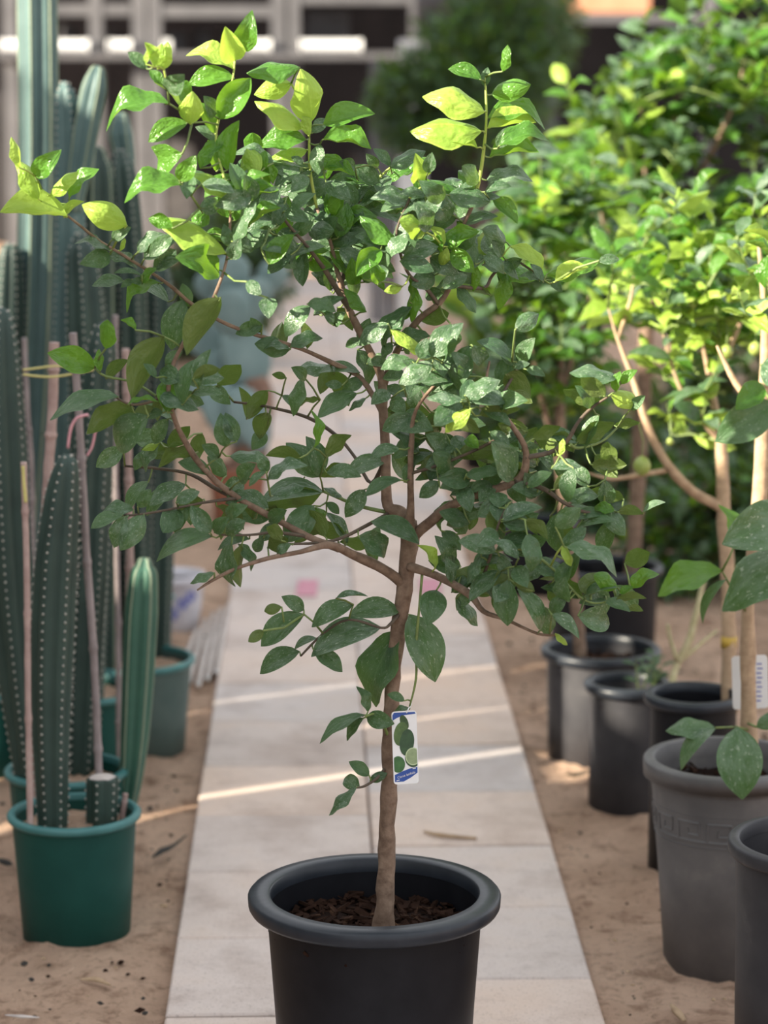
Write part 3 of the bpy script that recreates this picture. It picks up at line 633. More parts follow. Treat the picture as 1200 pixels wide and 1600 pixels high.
# leaves read off the photograph: base x,y  tip x,y  width  kind
LV = '''30 262 18 214 13 y;60 312 32 246 30 y;55 275 90 238 33 d;78 305 122 268 20 y;108 309 155 264 23 d;105 338 0 332 40 y;108 320 58 330 18 y;100 340 132 315 10 y
198 352 133 322 44 y;172 392 120 373 15 m;172 398 130 411 32 m;175 375 205 355 20 m;188 392 195 372 8 y;222 431 178 427 9 m
367 94 352 42 40 y;378 80 392 24 38 d;366 108 292 80 30 y;366 122 294 132 31 d;343 186 392 122 44 d;355 266 374 188 34 d;264 162 160 186 32 d;230 108 200 82 20 m;240 105 226 66 18 y;228 100 243 76 10 y;246 108 252 68 18 y;256 108 262 65 20 y
255 135 233 110 17 d;262 142 288 116 34 m;300 192 240 128 22 d;297 194 300 154 40 y;335 208 312 160 26 d;338 222 305 198 17 m;293 192 232 222 32 d;335 182 318 150 24 m
285 240 238 252 46 d;280 282 306 243 30 d;283 288 193 303 37 d;357 310 304 262 20 y;312 325 345 318 28 m;353 395 241 338 32 y;342 422 275 402 50 d;350 395 325 370 13 y;215 395 253 362 20 m;225 405 280 370 30 m;240 420 275 390 30 m
365 378 400 315 22 m;366 345 376 308 15 d;362 308 402 275 22 d;390 276 395 226 34 y;357 385 350 350 18 m;362 405 376 372 25 m;375 368 392 395 18 m
468 105 385 114 28 d;455 130 397 148 32 y;485 192 478 120 50 y;475 200 398 158 28 y;478 218 404 228 35 d;480 234 422 247 20 y;484 212 476 172 17 y;488 208 508 185 20 m;505 195 586 178 34 d;505 218 580 233 27 d;500 225 497 273 24 m;470 262 430 290 24 m;400 270 385 232 26 y;405 270 415 235 20 d;475 255 455 245 12 m
555 262 530 252 20 m;590 262 572 240 18 m;505 265 555 275 17 d;380 300 415 267 16 d;490 262 437 290 26 m;480 275 455 300 24 m;478 305 515 282 28 m;388 355 440 325 15 d;445 318 428 358 24 m;420 360 388 392 20 m;445 330 483 345 24 m;480 322 485 357 20 m;468 362 430 373 17 m;408 388 446 397 14 m
555 322 540 285 17 m;575 290 535 275 16 d;545 330 522 290 18 m;558 340 602 372 28 d;597 382 555 365 22 m;530 388 575 430 32 m;595 440 580 410 25 d;555 432 602 455 17 d
757 175 664 140 44 y;752 205 640 205 42 y;746 231 693 222 19 y;752 125 700 108 23 d;785 112 793 70 16 d;768 148 829 132 34 d;757 135 762 105 16 m;762 185 855 186 30 d;762 200 838 192 26 y;778 232 795 198 21 m;780 228 856 208 30 d;765 246 842 238 26 d;748 285 722 260 28 m;760 282 832 274 25 m;610 262 665 236 24 m;652 282 652 245 30 y;668 270 675 238 21 m;610 260 583 232 17 m
757 300 800 292 15 m;745 288 718 296 9 m;665 308 625 300 17 m;665 300 708 348 40 m;735 312 660 280 20 d;740 322 780 303 18 m;722 352 778 338 17 m;710 392 745 358 28 m;665 362 625 345 33 y;692 385 672 352 17 y;622 384 680 374 19 m;630 402 685 385 30 m;625 408 678 424 28 m;622 382 562 337 30 d;620 390 580 382 15 m;690 420 697 390 20 y;760 402 716 425 21 m;755 400 790 425 20 m;785 400 768 375 20 m;590 445 598 410 25 m
250 442 192 478 21 d;222 444 245 418 14 d;206 437 190 448 12 m;222 438 206 440 13 m;287 468 268 547 42 m;345 465 292 555 44 u;256 526 207 624 46 u;165 545 168 500 28 d;157 580 155 545 15 d;166 592 200 562 20 u;212 516 188 500 11 d;244 590 224 568 13 m;262 645 264 590 38 d;285 632 308 560 27 m;310 607 330 545 22 m;340 602 376 570 32 u;300 615 348 616 18 m;330 605 360 632 26 m;258 570 285 548 18 m
185 620 78 657 28 m;210 638 135 670 40 u;148 575 77 550 42 d;200 632 248 628 8 d;210 645 240 636 18 u;232 650 183 703 50 m;255 645 225 650 18 m
192 700 150 730 30 m;248 693 222 703 11 y;250 690 222 735 21 m;225 705 210 735 18 m;330 742 278 722 25 m;342 715 315 695 22 m;352 698 345 648 30 m;370 690 352 645 27 m;290 757 234 790 29 m;215 792 236 765 22 m;209 797 161 795 21 m;192 805 142 826 22 m;198 806 178 856 29 m;225 805 188 860 37 m;280 795 255 832 38 m;275 785 312 768 22 m;278 797 312 777 20 u;329 833 298 790 30 m;335 832 358 808 24 m;352 832 383 815 26 m;331 838 244 878 30 m;362 848 358 920 31 m;390 842 340 860 17 m;378 850 376 918 22 u;412 840 398 862 19 m;335 895 297 912 15 m
505 768 407 785 34 m;502 770 405 797 34 u;498 745 447 692 38 m;500 745 478 682 32 m;490 700 486 640 15 d;470 715 415 712 20 u;418 750 475 720 21 m;418 738 402 708 21 m;416 738 389 760 13 m;375 752 400 725 27 m;510 715 546 675 25 u;500 745 546 725 20 u;605 720 537 748 28 m;627 750 570 776 21 m;570 765 540 808 30 m;490 790 446 847 44 m;420 815 448 797 25 m;440 845 418 818 22 u;505 815 460 848 23 u;510 800 487 800 18 d;510 785 530 803 15 m;535 778 505 762 11 m;455 850 430 868 15 m
410 508 368 522 24 m;385 440 408 460 22 m;452 547 398 537 32 m;453 546 412 540 12 m;485 478 446 527 30 m;480 475 527 483 22 m;454 542 503 523 23 m;520 508 506 482 15 m;522 508 540 488 19 m;572 487 538 450 19 d;562 535 578 497 23 m;565 530 540 542 16 m;570 525 595 505 15 m;562 582 497 583 18 m;478 593 455 574 20 m;535 602 508 600 15 m;568 592 535 610 22 m;558 615 496 653 30 m;500 625 465 632 10 u;440 618 462 640 13 m;447 590 425 585 12 u;418 610 388 655 27 u;573 568 605 555 18 m;572 622 545 642 11 m
643 480 590 545 30 m;610 514 662 555 17 y;650 480 620 512 16 d;674 558 703 505 32 m;678 558 712 546 15 m;655 560 668 528 21 m;612 535 597 558 17 m;580 562 608 570 18 m;630 580 598 592 21 m;632 608 641 582 25 u;660 585 628 563 16 m;612 622 632 645 27 m;608 612 580 632 24 m;735 540 710 610 38 m;738 540 758 572 27 m;800 565 745 533 22 m;726 618 782 594 28 m;723 625 666 622 20 m;733 627 790 630 24 m;625 655 676 672 42 m;720 628 680 665 36 m;735 640 690 672 26 y;615 660 640 692 30 m;768 462 727 455 12 u;690 450 730 430 26 m;690 455 664 465 20 m;640 472 633 425 13 d;628 448 600 455 15 y
708 710 724 682 30 m;708 740 677 708 32 m;688 763 731 752 19 m;686 752 655 778 24 m;631 753 668 702 20 m;728 743 782 735 21 m;800 750 768 690 42 m;765 675 797 700 19 m;748 700 727 680 20 d;722 760 735 800 29 m;735 770 765 752 16 m;778 815 780 782 30 m;776 830 745 854 31 m;775 862 716 845 31 m;785 812 830 790 25 m;785 814 836 826 23 m;776 858 848 848 28 m;580 815 655 850 32 m;560 838 612 866 38 m;680 888 656 850 17 y;690 830 720 860 22 m
797 385 848 435 25 y;855 428 938 406 27 d;868 440 920 418 22 y;860 438 878 455 14 m;935 408 968 405 17 m;848 440 828 412 13 m;815 405 788 418 19 m;843 438 812 428 12 m;805 515 842 490 29 m;812 565 836 528 27 m;803 575 828 568 13 m;803 572 780 540 21 m;822 577 852 588 15 m;790 585 830 620 36 u;800 612 832 630 20 u
965 590 890 583 26 m;945 620 908 590 28 u;925 635 905 605 25 m;962 612 970 580 15 d;970 600 996 578 17 d;955 618 1003 630 29 y;985 640 1008 618 18 m;880 700 832 678 44 u;900 692 960 660 29 u;960 665 1000 660 15 u;875 712 880 685 11 y;862 732 908 730 18 m;825 762 862 738 20 m;865 765 900 742 20 u;885 780 935 772 26 m;945 750 950 788 29 m;960 798 926 793 18 d;945 803 893 813 19 m;965 800 1005 803 17 u;1005 800 1040 785 11 m;785 815 848 793 24 m
785 815 823 826 21 m;820 812 857 838 22 u;885 855 970 890 28 m;880 852 893 885 15 y;805 885 824 918 28 m;795 905 793 978 40 m;780 868 798 905 23 m;845 985 808 920 28 m;862 960 905 998 21 m;903 935 845 918 22 m;910 935 848 895 20 u;912 930 965 918 16 m;965 918 928 898 28 d;985 920 1027 892 24 d;968 928 990 917 12 d;945 940 985 956 17 m;903 962 953 975 40 m;960 940 1010 935 13 u;980 950 1005 955 12 u;868 990 887 1008 9 y
783 893 733 940 28 m;752 870 730 912 18 m;682 922 668 977 44 m;640 960 680 1065 60 m;622 985 574 1103 60 m;595 980 487 1026 46 m;625 955 545 962 35 m;552 945 487 980 32 m;490 1015 535 1050 28 m;468 1018 406 1053 33 m;475 960 408 1010 40 m;475 953 440 932 24 m;440 948 413 955 18 u;412 985 388 1003 18 u;495 997 460 1015 13 m;525 935 575 932 9 m;632 1095 605 1085 15 m
570 1117 500 1162 20 m;568 1122 542 1158 16 m;573 1120 616 1131 30 m;577 1212 545 1190 21 m;562 1230 535 1214 25 m;557 1231 514 1274 18 m;578 1220 605 1208 17 m;640 1108 615 1110 10 m;575 1112 562 1072 18 m'''
leaves = []
for row in LV.replace('\n', ';').split(';'):
    f = row.split(); leaves.append((*map(float, f[:5]), f[5]))
rng = random.Random(11)
# further leaves deeper in the crown, hanging on the same branches: x range, y range, count, kinds, depth push
FILL = [((380, 540), (250, 420), 66, 'mmmd', .10), ((540, 720), (265, 450), 58, 'mmmd', .10), ((600, 800), (500, 720), 64, 'mmmu', .08), ((700, 980), (720, 950), 84, 'mmmu', .08),
        ((400, 560), (440, 620), 14, 'mmu', .10), ((230, 420), (560, 880), 34, 'mmmu', .08), ((260, 420), (230, 420), 22, 'mdd', .08), ((640, 800), (300, 430), 32, 'mmd', .08), ((420, 620), (700, 860), 10, 'mu', .14), ((800, 960), (560, 720), 10, 'mu', .05), ((150, 300), (380, 480), 5, 'm', .05)]
fill = []
for (xa, xb), (ya, yb), n, kinds, push in FILL:
    c = 0
    while c < n:
        nd = rng.choice(nodes)
        x = nd[0]+rng.gauss(0, 32); y = nd[1]+rng.gauss(0, 32)
        if not (xa <= x <= xb and ya <= y <= yb): continue
        an = rng.uniform(0, 6.283); L = rng.uniform(40, 68)
        dx, dy = math.cos(an)*L, math.sin(an)*L*.8 + (8 if rng.random() < .6 else -4)
        fill.append((x, y, x+dx, y+dy, rng.uniform(18, 34), rng.choice(kinds), push)); c += 1
tw = MB(); twy = MB()
nodegrid = list(nodes); end_nodes = []
def nearest(x, y):
    return min(nodegrid, key=lambda q: (q[0]-x)**2+(q[1]-y)**2)
todo = [(l, 0.0) for l in leaves]
todo.sort(key=lambda q: (lambda nn: (nn[0]-q[0][0])**2+(nn[1]-q[0][1])**2)(nearest(q[0][0], q[0][1])))
nobj = 0; joined = []
for (l, push) in todo + [(f[:6], f[6]) for f in fill]:
    bx, by, tx, ty, wd, kind = l
    nd = nearest(bx, by); dist = math.hypot(nd[0]-bx, nd[1]-by)
    Y = nd[2] + rng.uniform(-.03, .02) - min(.04, dist*.0006) + push*rng.random()
    base = at(bx, by, Y); tip = at(tx, ty, Y); wm = wd*Y/F
    under = kind == 'u'; k = 'm' if under else kind
    mat = orient(base, tip, wm, k, Y, rng, under)
    vi = rng.randrange(10)
    if nobj < 300 and push == 0.0: add_leaf(lime, mat, k, vi); nobj += 1
    else: joined.append((mat, k, vi))
    a = at(*nd)
    midp = (a+base)/2 + Vector((0, 0, -0.1*(a-base).length if by > nd[1] else 0.06*(a-base).length))
    rr = 0.0011 + min(0.0009, dist*0.00001)
    (twy if k == 'y' else tw).tube([a, midp, base, base + (tip-base)*0.06], [rr*1.25, rr*1.1, rr, rr*.8], 5)
    if dist > 12 and push == 0.0:
        for j in (0.5, 1.0): nodegrid.append((nd[0]+(bx-nd[0])*j, nd[1]+(by-nd[1])*j, nd[2]+(Y-nd[2])*j))
print('LIME leaves', nobj, 'joined', len(joined))
tw.build('twigs', M['twig'], lime, kind='stuff'); twy.build('young_shoots', M['twig_y'], lime, kind='stuff')
join_leaves(lime, joined, lo=False)
def fruit(root, c, r, mat, name='lime_fruit'):
    mb = MB(); prof = []
    for i in range(13):
        a = math.pi*i/12; prof.append((r*math.sin(a)*.96, -r*1.05*math.cos(a) + (r*.12 if i == 12 else (-r*.12 if i == 0 else 0))))
    mb.lathe(c, prof, 20); return mb.build(name, mat, root)
fc = at(468, 773, TY+.05); fruit(lime, fc, 0.0112, M['fruit'])
mb = MB(); mb.tube([fc+Vector((0, 0, .011)), fc+Vector((.004, 0, .02)), at(476, 745, TY+.04)], [.0012]*3, 6); mb.build('fruit_stalk', M['twig'], lime)

# printed plant tag hanging on its twig
def plant_tag():
    c = at(633, 1168, TY-.05); root = thing('plant_tag', c, 'printed plastic plant tag with limes and a blue band hanging on the trunk', 'tag')
    hw, hh = 0.0198, 0.0575
    rot = Matrix.Rotation(R(-4), 4, 'Y') @ Matrix.Rotation(R(-20), 4, 'Z') @ Matrix.Rotation(R(-6), 4, 'X')
    rot = Matrix.Rotation(R(-2), 4, 'Y') @ Matrix.Rotation(R(-6), 4, 'X') @ Matrix.Rotation(R(8), 4, 'Z')
    def P(x, z, y=0.0): return c + rot.to_3x3() @ Vector((x, y, z))
    def flat(pts, name, mat, y, par, th=0.0003):
        mb = MB(); n = len(pts)
        mb.add([P(x, z, y) for x, z in pts] + [P(x, z, y+th) for x, z in pts], [tuple(range(n)), tuple(range(2*n-1, n-1, -1))] + [(i, n+i, n+(i+1)%n, (i+1)%n) for i in range(n)])
        return mb.build(name, mat, par, smooth=False)
    def rrect(x0, x1, z0, z1, r):
        pts = []
        for cx, cz, a0 in ((x1-r, z0+r, -90), (x1-r, z1-r, 0), (x0+r, z1-r, 90), (x0+r, z0+r, 180)):
            for k in range(6): a = R(a0+18*k); pts.append((cx+r*math.cos(a), cz+r*math.sin(a)))
        return pts
    def ell(cx, cz, a, b, ang=0, n=24):
        o = []
        for k in range(n):
            t = 2*math.pi*k/n; x, z = a*math.cos(t), b*math.sin(t)
            q = R(ang); o.append((min(hw-.0015, max(-hw+.0015, cx+x*math.cos(q)-z*math.sin(q))), cz+x*math.sin(q)+z*math.cos(q)))
        return o
    card = flat(rrect(-hw, hw, -hh, hh, .005), 'card', M['white'], 0, root, .0008)
    flat([(-hw+.0015, hh-.006), (-hw+.0015, hh-.014), (-hw+.009, hh-.010), (0, hh-.0065), (hw-.0015, hh-.005), (hw-.003, hh-.002), (-hw+.004, hh-.002)][::-1], 'blue_band', M['blue'], -.0003, root)
    flat([(-hw+.002, -hh+.004), (-.004, -hh+.004), (.008, -hh+.010), (hw-.0015, -hh+.017), (hw-.0015, -hh+.026), (.006, -hh+.024), (-.006, -hh+.020), (-hw+.002, -hh+.015)], 'blue_band', M['blue'], -.0003, root)
    gm = [mottled('print_green_a', [(.3, (.035, .085, .02)), (.7, (.09, .16, .04))], 60, .35), mottled('print_green_b', [(.3, (.008, .04, .014)), (.7, (.03, .09, .03))], 60, .35), mottled('print_green_c', [(.3, (.012, .075, .02)), (.7, (.05, .16, .04))], 60, .35)]
    sl = mottled('print_slice', [(.3, (.20, .27, .14)), (.7, (.28, .36, .19))], 120, .35); rn = mottled('print_rind', [(.3, (.42, .52, .30)), (.7, (.5, .6, .36))], 80, .35)
    for q, (args, mt) in enumerate([((.000, .040, .006, .012, 20), M['fruit']), ((-.006, .022, .011, .019, -12), gm[0]), ((.003, .008, .0115, .021, -8), gm[1]), ((-.012, -.026, .011, .013, 0), gm[2]), ((.012, -.017, .0128, .0145, 0), gm[1]), ((.012, -.0145, .0122, .0140, 0), rn), ((.012, -.0145, .0106, .0124, 0), sl)]):
        flat(ell(*args), 'printed_lime', mt, -.0004-.0001*q, root, .0002)
    cu = bpy.data.curves.new('lettering', 'FONT'); cu.body = 'Citrus latifolia'; cu.size = .0052; cu.align_x = 'CENTER'; cu.shear = .15
    to = bpy.data.objects.new('t', cu); COL.objects.link(to)
    dg = bpy.context.evaluated_depsgraph_get(); dg.update(); me = bpy.data.meshes.new_from_object(to.evaluated_get(dg)); bpy.data.objects.remove(to)
    me.transform(Matrix.Translation(P(.0005, -hh+.0128, -.0016)-c) @ rot @ Matrix.Rotation(R(-15), 4, 'Y') @ Matrix.Rotation(math.pi/2, 4, 'X'))
    me.materials.clear(); me.materials.append(M['white']); o = bpy.data.objects.new('lettering', me); COL.objects.link(o); o.parent = root
    mb = MB()
    for x, z, l in ((-.013, -.0510, .005), (.013, -.0335, .005)):
        mb.box(P(x, z, -.0008), (l, .0003, .0012), rot @ Matrix.Rotation(R(-10), 4, 'Y'))
    mb.build('fine_print', M['white'], root, smooth=False)
    mb = MB(); top = at(641, 1104, TY-.03)
    mb.tube([P(.004, hh-.003, -.001), (P(.004, hh, -.001)+top)/2, top, top+Vector((.002, .004, .004))], [.0010]*4, 6); mb.build('loop', M['white'], root)
plant_tag()

# ------------------------------------------------------------------ cacti on the left
def cactus_stem(root, pts, mat, nr=6, depth=.20, sp=.017, ar=True, name='cactus_stem', rot=0.0, edge=None, tip=True, az=.0028):
    """pts: list of (Vector, radius)"""
    sp_ = smooth_poly(pts, 6); n = nr*6
    P = [p for p, r in sp_]; Rd = [r for p, r in sp_]
    if tip:
        d = (P[-1]-P[-2]).normalized(); rl = Rd[-1]
        for k in (0.45, .75, .93, 1.0): P.append(sp_[-1][0]+d*rl*1.1*math.sin(k*math.pi/2)); Rd.append(max(rl*math.cos(k*math.pi/2), rl*.05))
    vs_ = []; crest = [[] for _ in range(nr)]
    for i, p in enumerate(P):
        t = (P[min(i+1, len(P)-1)]-P[max(i-1, 0)]).normalized(); u = Vector((1, 0, 0)); u = (u-t*u.dot(t)).normalized(); b = t.cross(u)
        for k in range(n):
            a = 2*math.pi*k/n+rot; c = abs(math.cos(nr*(a-rot)/2)); r = Rd[i]*(1-depth*2.0*(1-c**.8)*.8)
            vs_.append(p+(u*math.cos(a)+b*math.sin(a))*r)
            if k % 6 == 0: crest[k//6].append(vs_[-1])
    fs = [(i*n+k, i*n+(k+1)%n, (i+1)*n+(k+1)%n, (i+1)*n+k) for i in range(len(P)-1) for k in range(n)] + [tuple((len(P)-1)*n+k for k in range(n)), tuple(range(n))[::-1]]
    mb = MB(); mb.add(vs_, fs); st = mb.build(name, mat, root)
    if edge:
        mb = MB()
        for cr in crest: mb.tube(cr[:-2], [max(.0022, .06*Rd[min(i, len(Rd)-1)]) for i in range(len(cr)-2)], 5)
        mb.build('pale_rib_edges', edge, st, kind='stuff')
    if ar:
        mb = MB(); ctr = P
        for cr in crest:
            acc = 0
            for i in range(len(cr)-1):
                seg = (cr[i+1]-cr[i]).length
                while acc < seg and seg > 0:
                    q = cr[i].lerp(cr[i+1], acc/seg); o = (q-P[i]).normalized(); s = az
                    q = q+o*s*.2
                    mb.add([q+Vector(v)*s for v in ((1,0,0),(-1,0,0),(0,1,0),(0,-1,0),(0,0,1.1),(0,0,-1.1))], [(0,2,4),(2,1,4),(1,3,4),(3,0,4),(2,0,5),(1,2,5),(3,1,5),(0,3,5)])
                    acc += sp
                acc -= seg
        mb.build('areoles', M['areole'], st, kind='stuff')
    return st
def stem_px(Y, L):
    return [(at(x, y, Y), w_/2*Y/F) for x, y, w_ in L]

G1 = (at(116, 1275, 4.82).x, 4.82)
p1 = thing('potted_cactus', (G1[0], G1[1], -.02), 'tall dark cactus with white dots beside a cut stump in a green pot', 'potted cactus')
pot(p1, G1, 0.131, 0.105, 0.232, .010, .016, M['green_pot'], M['green_rim'], z0=-.03, soil_drop=.035, soil_mat=M['sand'])
cactus_stem(p1, stem_px(4.80, [(82,1325,44),(82,1270,50),(80,1180,58),(80,1080,66),(83,980,70),(88,880,68),(97,780,56),(104,730,38)]), M['cactus'], 6, .17, rot=.15)
st = cactus_stem(p1, stem_px(4.84, [(158,1325,44),(159,1280,52),(160,1225,54),(160,1215,52)]), M['cactus'], 6, .15, tip=False, name='cactus_stump', rot=.3)
mb = MB(); mb.disc(at(160, 1214, 4.84), .026, 20, .003, 2, 3, .004); mb.build('cut_face', M['pale_stick'], st)

G2 = (at(105, 1238, 5.15).x, 5.15)
p2 = thing('potted_cactus', (G2[0], G2[1], -.02), 'group of three dark cacti leaning apart in the green pot behind the front one', 'potted cactus')
pot(p2, G2, 0.130, 0.105, 0.225, .010, .016, M['green_pot'], M['green_rim'], z0=-.03, soil_drop=.035, soil_mat=M['sand'])
cactus_stem(p2, stem_px(5.10, [(52,1290,40),(45,1200,52),(30,1060,70),(15,900,80),(5,700,78),(2,560,60),(2,500,36)]), M['cactus'], 6, .17, rot=.5)
cactus_stem(p2, stem_px(5.22, [(118,1280,46),(122,1200,54),(128,1050,62),(136,900,64),(148,700,60),(158,560,48),(160,520,30)]), M['cactus'], 6, .17, rot=.2)
G2b = (at(203, 1200, 5.28).x, 5.30)
cactus_stem(p2, stem_px(5.16, [(190,1290,28),(203,1225,36),(210,1150,46),(215,1060,52),(220,960,54),(224,900,44),(225,885,26)]), M['cactus_green'], 5, .2, ar=False, edge=M['rib_pale'], rot=.35)

def back_pot(px, Y, r, h, mat, rim, label, loc_y=None):
    x = at(px, 900, Y).x
    t = thing('potted_cactus', (x, Y, -.02), label, 'potted cactus')
    pot(t, (x, Y), r, r*.8, h, .010, .016, mat, rim, z0=-.03, soil_drop=.03, soil_mat=M['sand'])
    return t
t = back_pot(-22, 5.95, .125, .20, M['green_pot'], M['green_rim'], 'green potted cactus with the tallest blue-green column at the left')
cactus_stem(t, stem_px(5.95, [(-10,1180,50),(10,1000,62),(35,800,62),(50,600,62),(58,400,62),(60,200,60),(58,0,60),(57,-60,58)]), M['cactus_blue'], 6, .2, edge=M['rib_pale'], rot=.3)
cactus_stem(t, stem_px(5.9, [(-25,1180,46),(-12,900,58),(8,650,56),(14,480,50),(16,400,36)]), M['cactus'], 6, .2, rot=.1)
t = back_pot(128, 5.85, .14, .22, M['green_pot'], M['green_rim'], 'green potted cactus with a forked blue column behind the stakes')
cactus_stem(t, stem_px(5.85, [(100,1175,44),(102,900,56),(104,600,54),(108,350,50),(105,200,42),(102,150,32),(101,138,20)]), M['cactus_blue'], 5, .2, rot=.2)
cactus_stem(t, stem_px(5.83, [(112,330,26),(122,270,36),(133,200,42),(145,140,40),(150,118,28)]), M['cactus_blue'], 5, .2, edge=M['rib_pale'], ar=False, rot=.2)
cactus_stem(t, stem_px(5.75, [(135,1175,50),(140,900,64),(140,700,66),(135,500,66),(128,400,50),(126,380,30)]), M['cactus'], 6, .2, rot=.5)
t = back_pot(208, 6.15, .15, .22, M['teal_pot'], M['green_rim'], 'cactus with pale rib edges standing at the right of the cactus row')
cactus_stem(t, stem_px(6.15, [(160,1120,50),(155,900,64),(152,650,66),(150,400,66),(150,280,58),(150,248,36)]), M['cactus'], 6, .2, edge=M['rib_pale'], rot=.45)
cactus_stem(t, stem_px(6.2, [(215,1120,46),(210,900,56),(205,650,58),(198,400,56),(190,280,48),(188,250,30)]), M['cactus'], 6, .2, rot=.1)
cactus_stem(t, stem_px(6.3, [(240,1110,44),(245,900,54),(248,700,54),(250,500,50),(250,430,34)]), M['cactus'], 6, .2, rot=.3)
cactus_stem(t, stem_px(6.25, [(196,330,26),(193,250,34),(187,210,40),(188,190,28)]), M['cactus_blue'], 5, .2, edge=M['rib_pale'], ar=False, rot=.3, name='cactus_arm')

def stake(pts, Y, r, mat, label, name='bamboo_stake', group=None, foot=False):
    ps = [(at(x, y, Y), r) for x, y in pts]; sp = smooth_poly(ps, 5)
    base = sp[-1][0]
    if foot: sp.append((Vector((base.x, base.y, -.03)), r))
    P = []; Q = []
    for i in range(len(sp)-1):
        for k in range(8):
            P.append(sp[i][0].lerp(sp[i+1][0], k/8)); Q.append(r*(1.28 if (i % 4 == 2 and k == 4) else (1.1 if i % 4 == 2 and k in (3, 5) else 1)))
    P.append(sp[-1][0]); Q.append(r)
    mb = MB(); mb.tube(P, Q, 8, wob=.12); tag(mb.build(name, mat), label, 'stake', group)
stake([(37,722),(42,900),(44,1100),(48,1320)], 4.74, .0062, M['stake'], 'pinkish cane leaning on the left side of the dotted cactus')
stake([(85,535),(82,640),(72,800),(60,1100),(52,1290)], 5.0, .0105, M['stake'], 'thick pink cane standing behind the dotted cactus', foot=True)
stake([(114,520),(124,660),(135,860),(147,1030),(155,1213)], 4.86, .0078, M['stake_grey'], 'long brown cane rising from the cut cactus stump')
stake([(180,492),(180,700),(184,950),(186,1140)], 5.5, .0068, M['stake_grey'], 'slim grey cane left of the green ribbed cactus', foot=True)
stake([(196,545),(200,700),(203,870),(200,1050),(196,1180)], 5.34, .0085, M['stake'], 'pale pink cane directly behind the green ribbed cactus', foot=True)
stake([(38,528),(43,640),(50,760),(50,1000),(45,1180)], 5.55, .0060, M['stake_grey'], 'slim dark grey cane tied with yellow string', foot=True)
stake([(196,1240),(192,1270),(188,1315)], 4.86, .0058, M['stake'], 'short cane stub at the right rim of the front green pot', 'cane_stub')
def ribbon(name, pts, Y, r, mat, label):
    sp = smooth_poly([(at(x, y, Y), r) for x, y in pts], 5)
    mb = MB(); mb.tube([p for p, q in sp], [q for p, q in sp], 6); tag(mb.build(name, mat), label, name.split('_')[-1])
ribbon('yellow_string', [(36,578),(60,575),(90,572),(146,577)], 4.97, .0020, M['string'], 'upper yellow string tied across the canes')
ribbon('yellow_string', [(36,585),(60,588),(90,588),(146,578)], 4.97, .0022, M['string'], 'lower yellow string tied across the canes')
ribbon('pink_ribbon', [(106,700),(110,672),(118,655),(128,650),(138,648)], 4.83, .0028, M['pink'], 'faded pink ribbon tied on the brown cane')
ribbon('pink_ribbon', [(136,712),(143,700),(147,685),(150,668)], 4.83, .0024, M['pink'], 'short pink ribbon end hanging right of the brown cane')
ribbon('yellow_string', [(36,728),(37,745),(38,760),(40,785)], 4.735, .0035, M['string'], 'yellow string wound on the top of the pinkish cane')

# empty or small pots further along the left row
def plain_pot(name, px, Y, r, h, mat, rim, label, band=None):
    x = at(px, 900, Y).x; t = thing(name, (x, Y, -.02), label, 'pot')
    p, _, _ = pot(t, (x, Y), r, r*.82, h, .010, .014, mat, rim, z0=-.03, soil_drop=.05)
    if band:
        mb = MB(); mb.lathe((x, Y, 0), [(r*.82+(r*.99-.01-r*.82)*(z/h)+.004, z) for z in (.03, h*.3, h*.55)], 48); mb.build('mud_band', band, p)
plain_pot('plant_pot', 206, 6.55, .095, .195, M['teal_pot'], M['green_rim'], 'empty grey-green pot with a mud stain behind the green cactus', M['brown_band'])
plain_pot('plant_pot', 232, 7.1, .075, .17, M['teal_pot'], M['green_rim'], 'small teal pot between the stained pot and the ceramic pot')
def ceramic():
    Y = 7.5; x = at(272, 950, Y).x; t = thing('ceramic_pot', (x, Y, -.02), 'white ceramic pot with blue flowers beside the path', 'pot')
    mb = MB(); mb.lathe((x, Y, -.03), [(0, 0), (.065, 0), (.07, .01), (.085, .10), (.088, .155), (.094, .16), (.094, .182), (.084, .182), (.08, .15), (.06, .03), (0, .03)], 48); mb.build('pot', M['glaze'], t)
    mb = MB(); mb.disc((x, Y, .125), .08, 24, .004, 1, 4); mb.build('soil', M['soil'], t)
    rr = random.Random(2)
    for (a, z) in ((-105, .085), (-68, .075), (-130, .055), (-50, .095), (-88, .045), (-150, .09)):
        mb = MB(); a = R(a); c = Vector((x+.0855*math.cos(a), Y+.0855*math.sin(a), z)); tdir = Vector((-math.sin(a), math.cos(a), 0))
        for k in range(5):
            q = 2*math.pi*k/5; cc = c+tdir*.012*math.cos(q)+Vector((0, 0, .012*math.sin(q)))
            ring = [cc+tdir*.008*math.cos(s*math.pi/4)+Vector((0, 0, .008*math.sin(s*math.pi/4)))+Vector((math.cos(a), math.sin(a), 0))*(.0015) for s in range(8)]
            mb.add(ring, [tuple(range(8))])
        mb.build('blue_flower', M['glazeblue'], t, smooth=False)
ceramic()
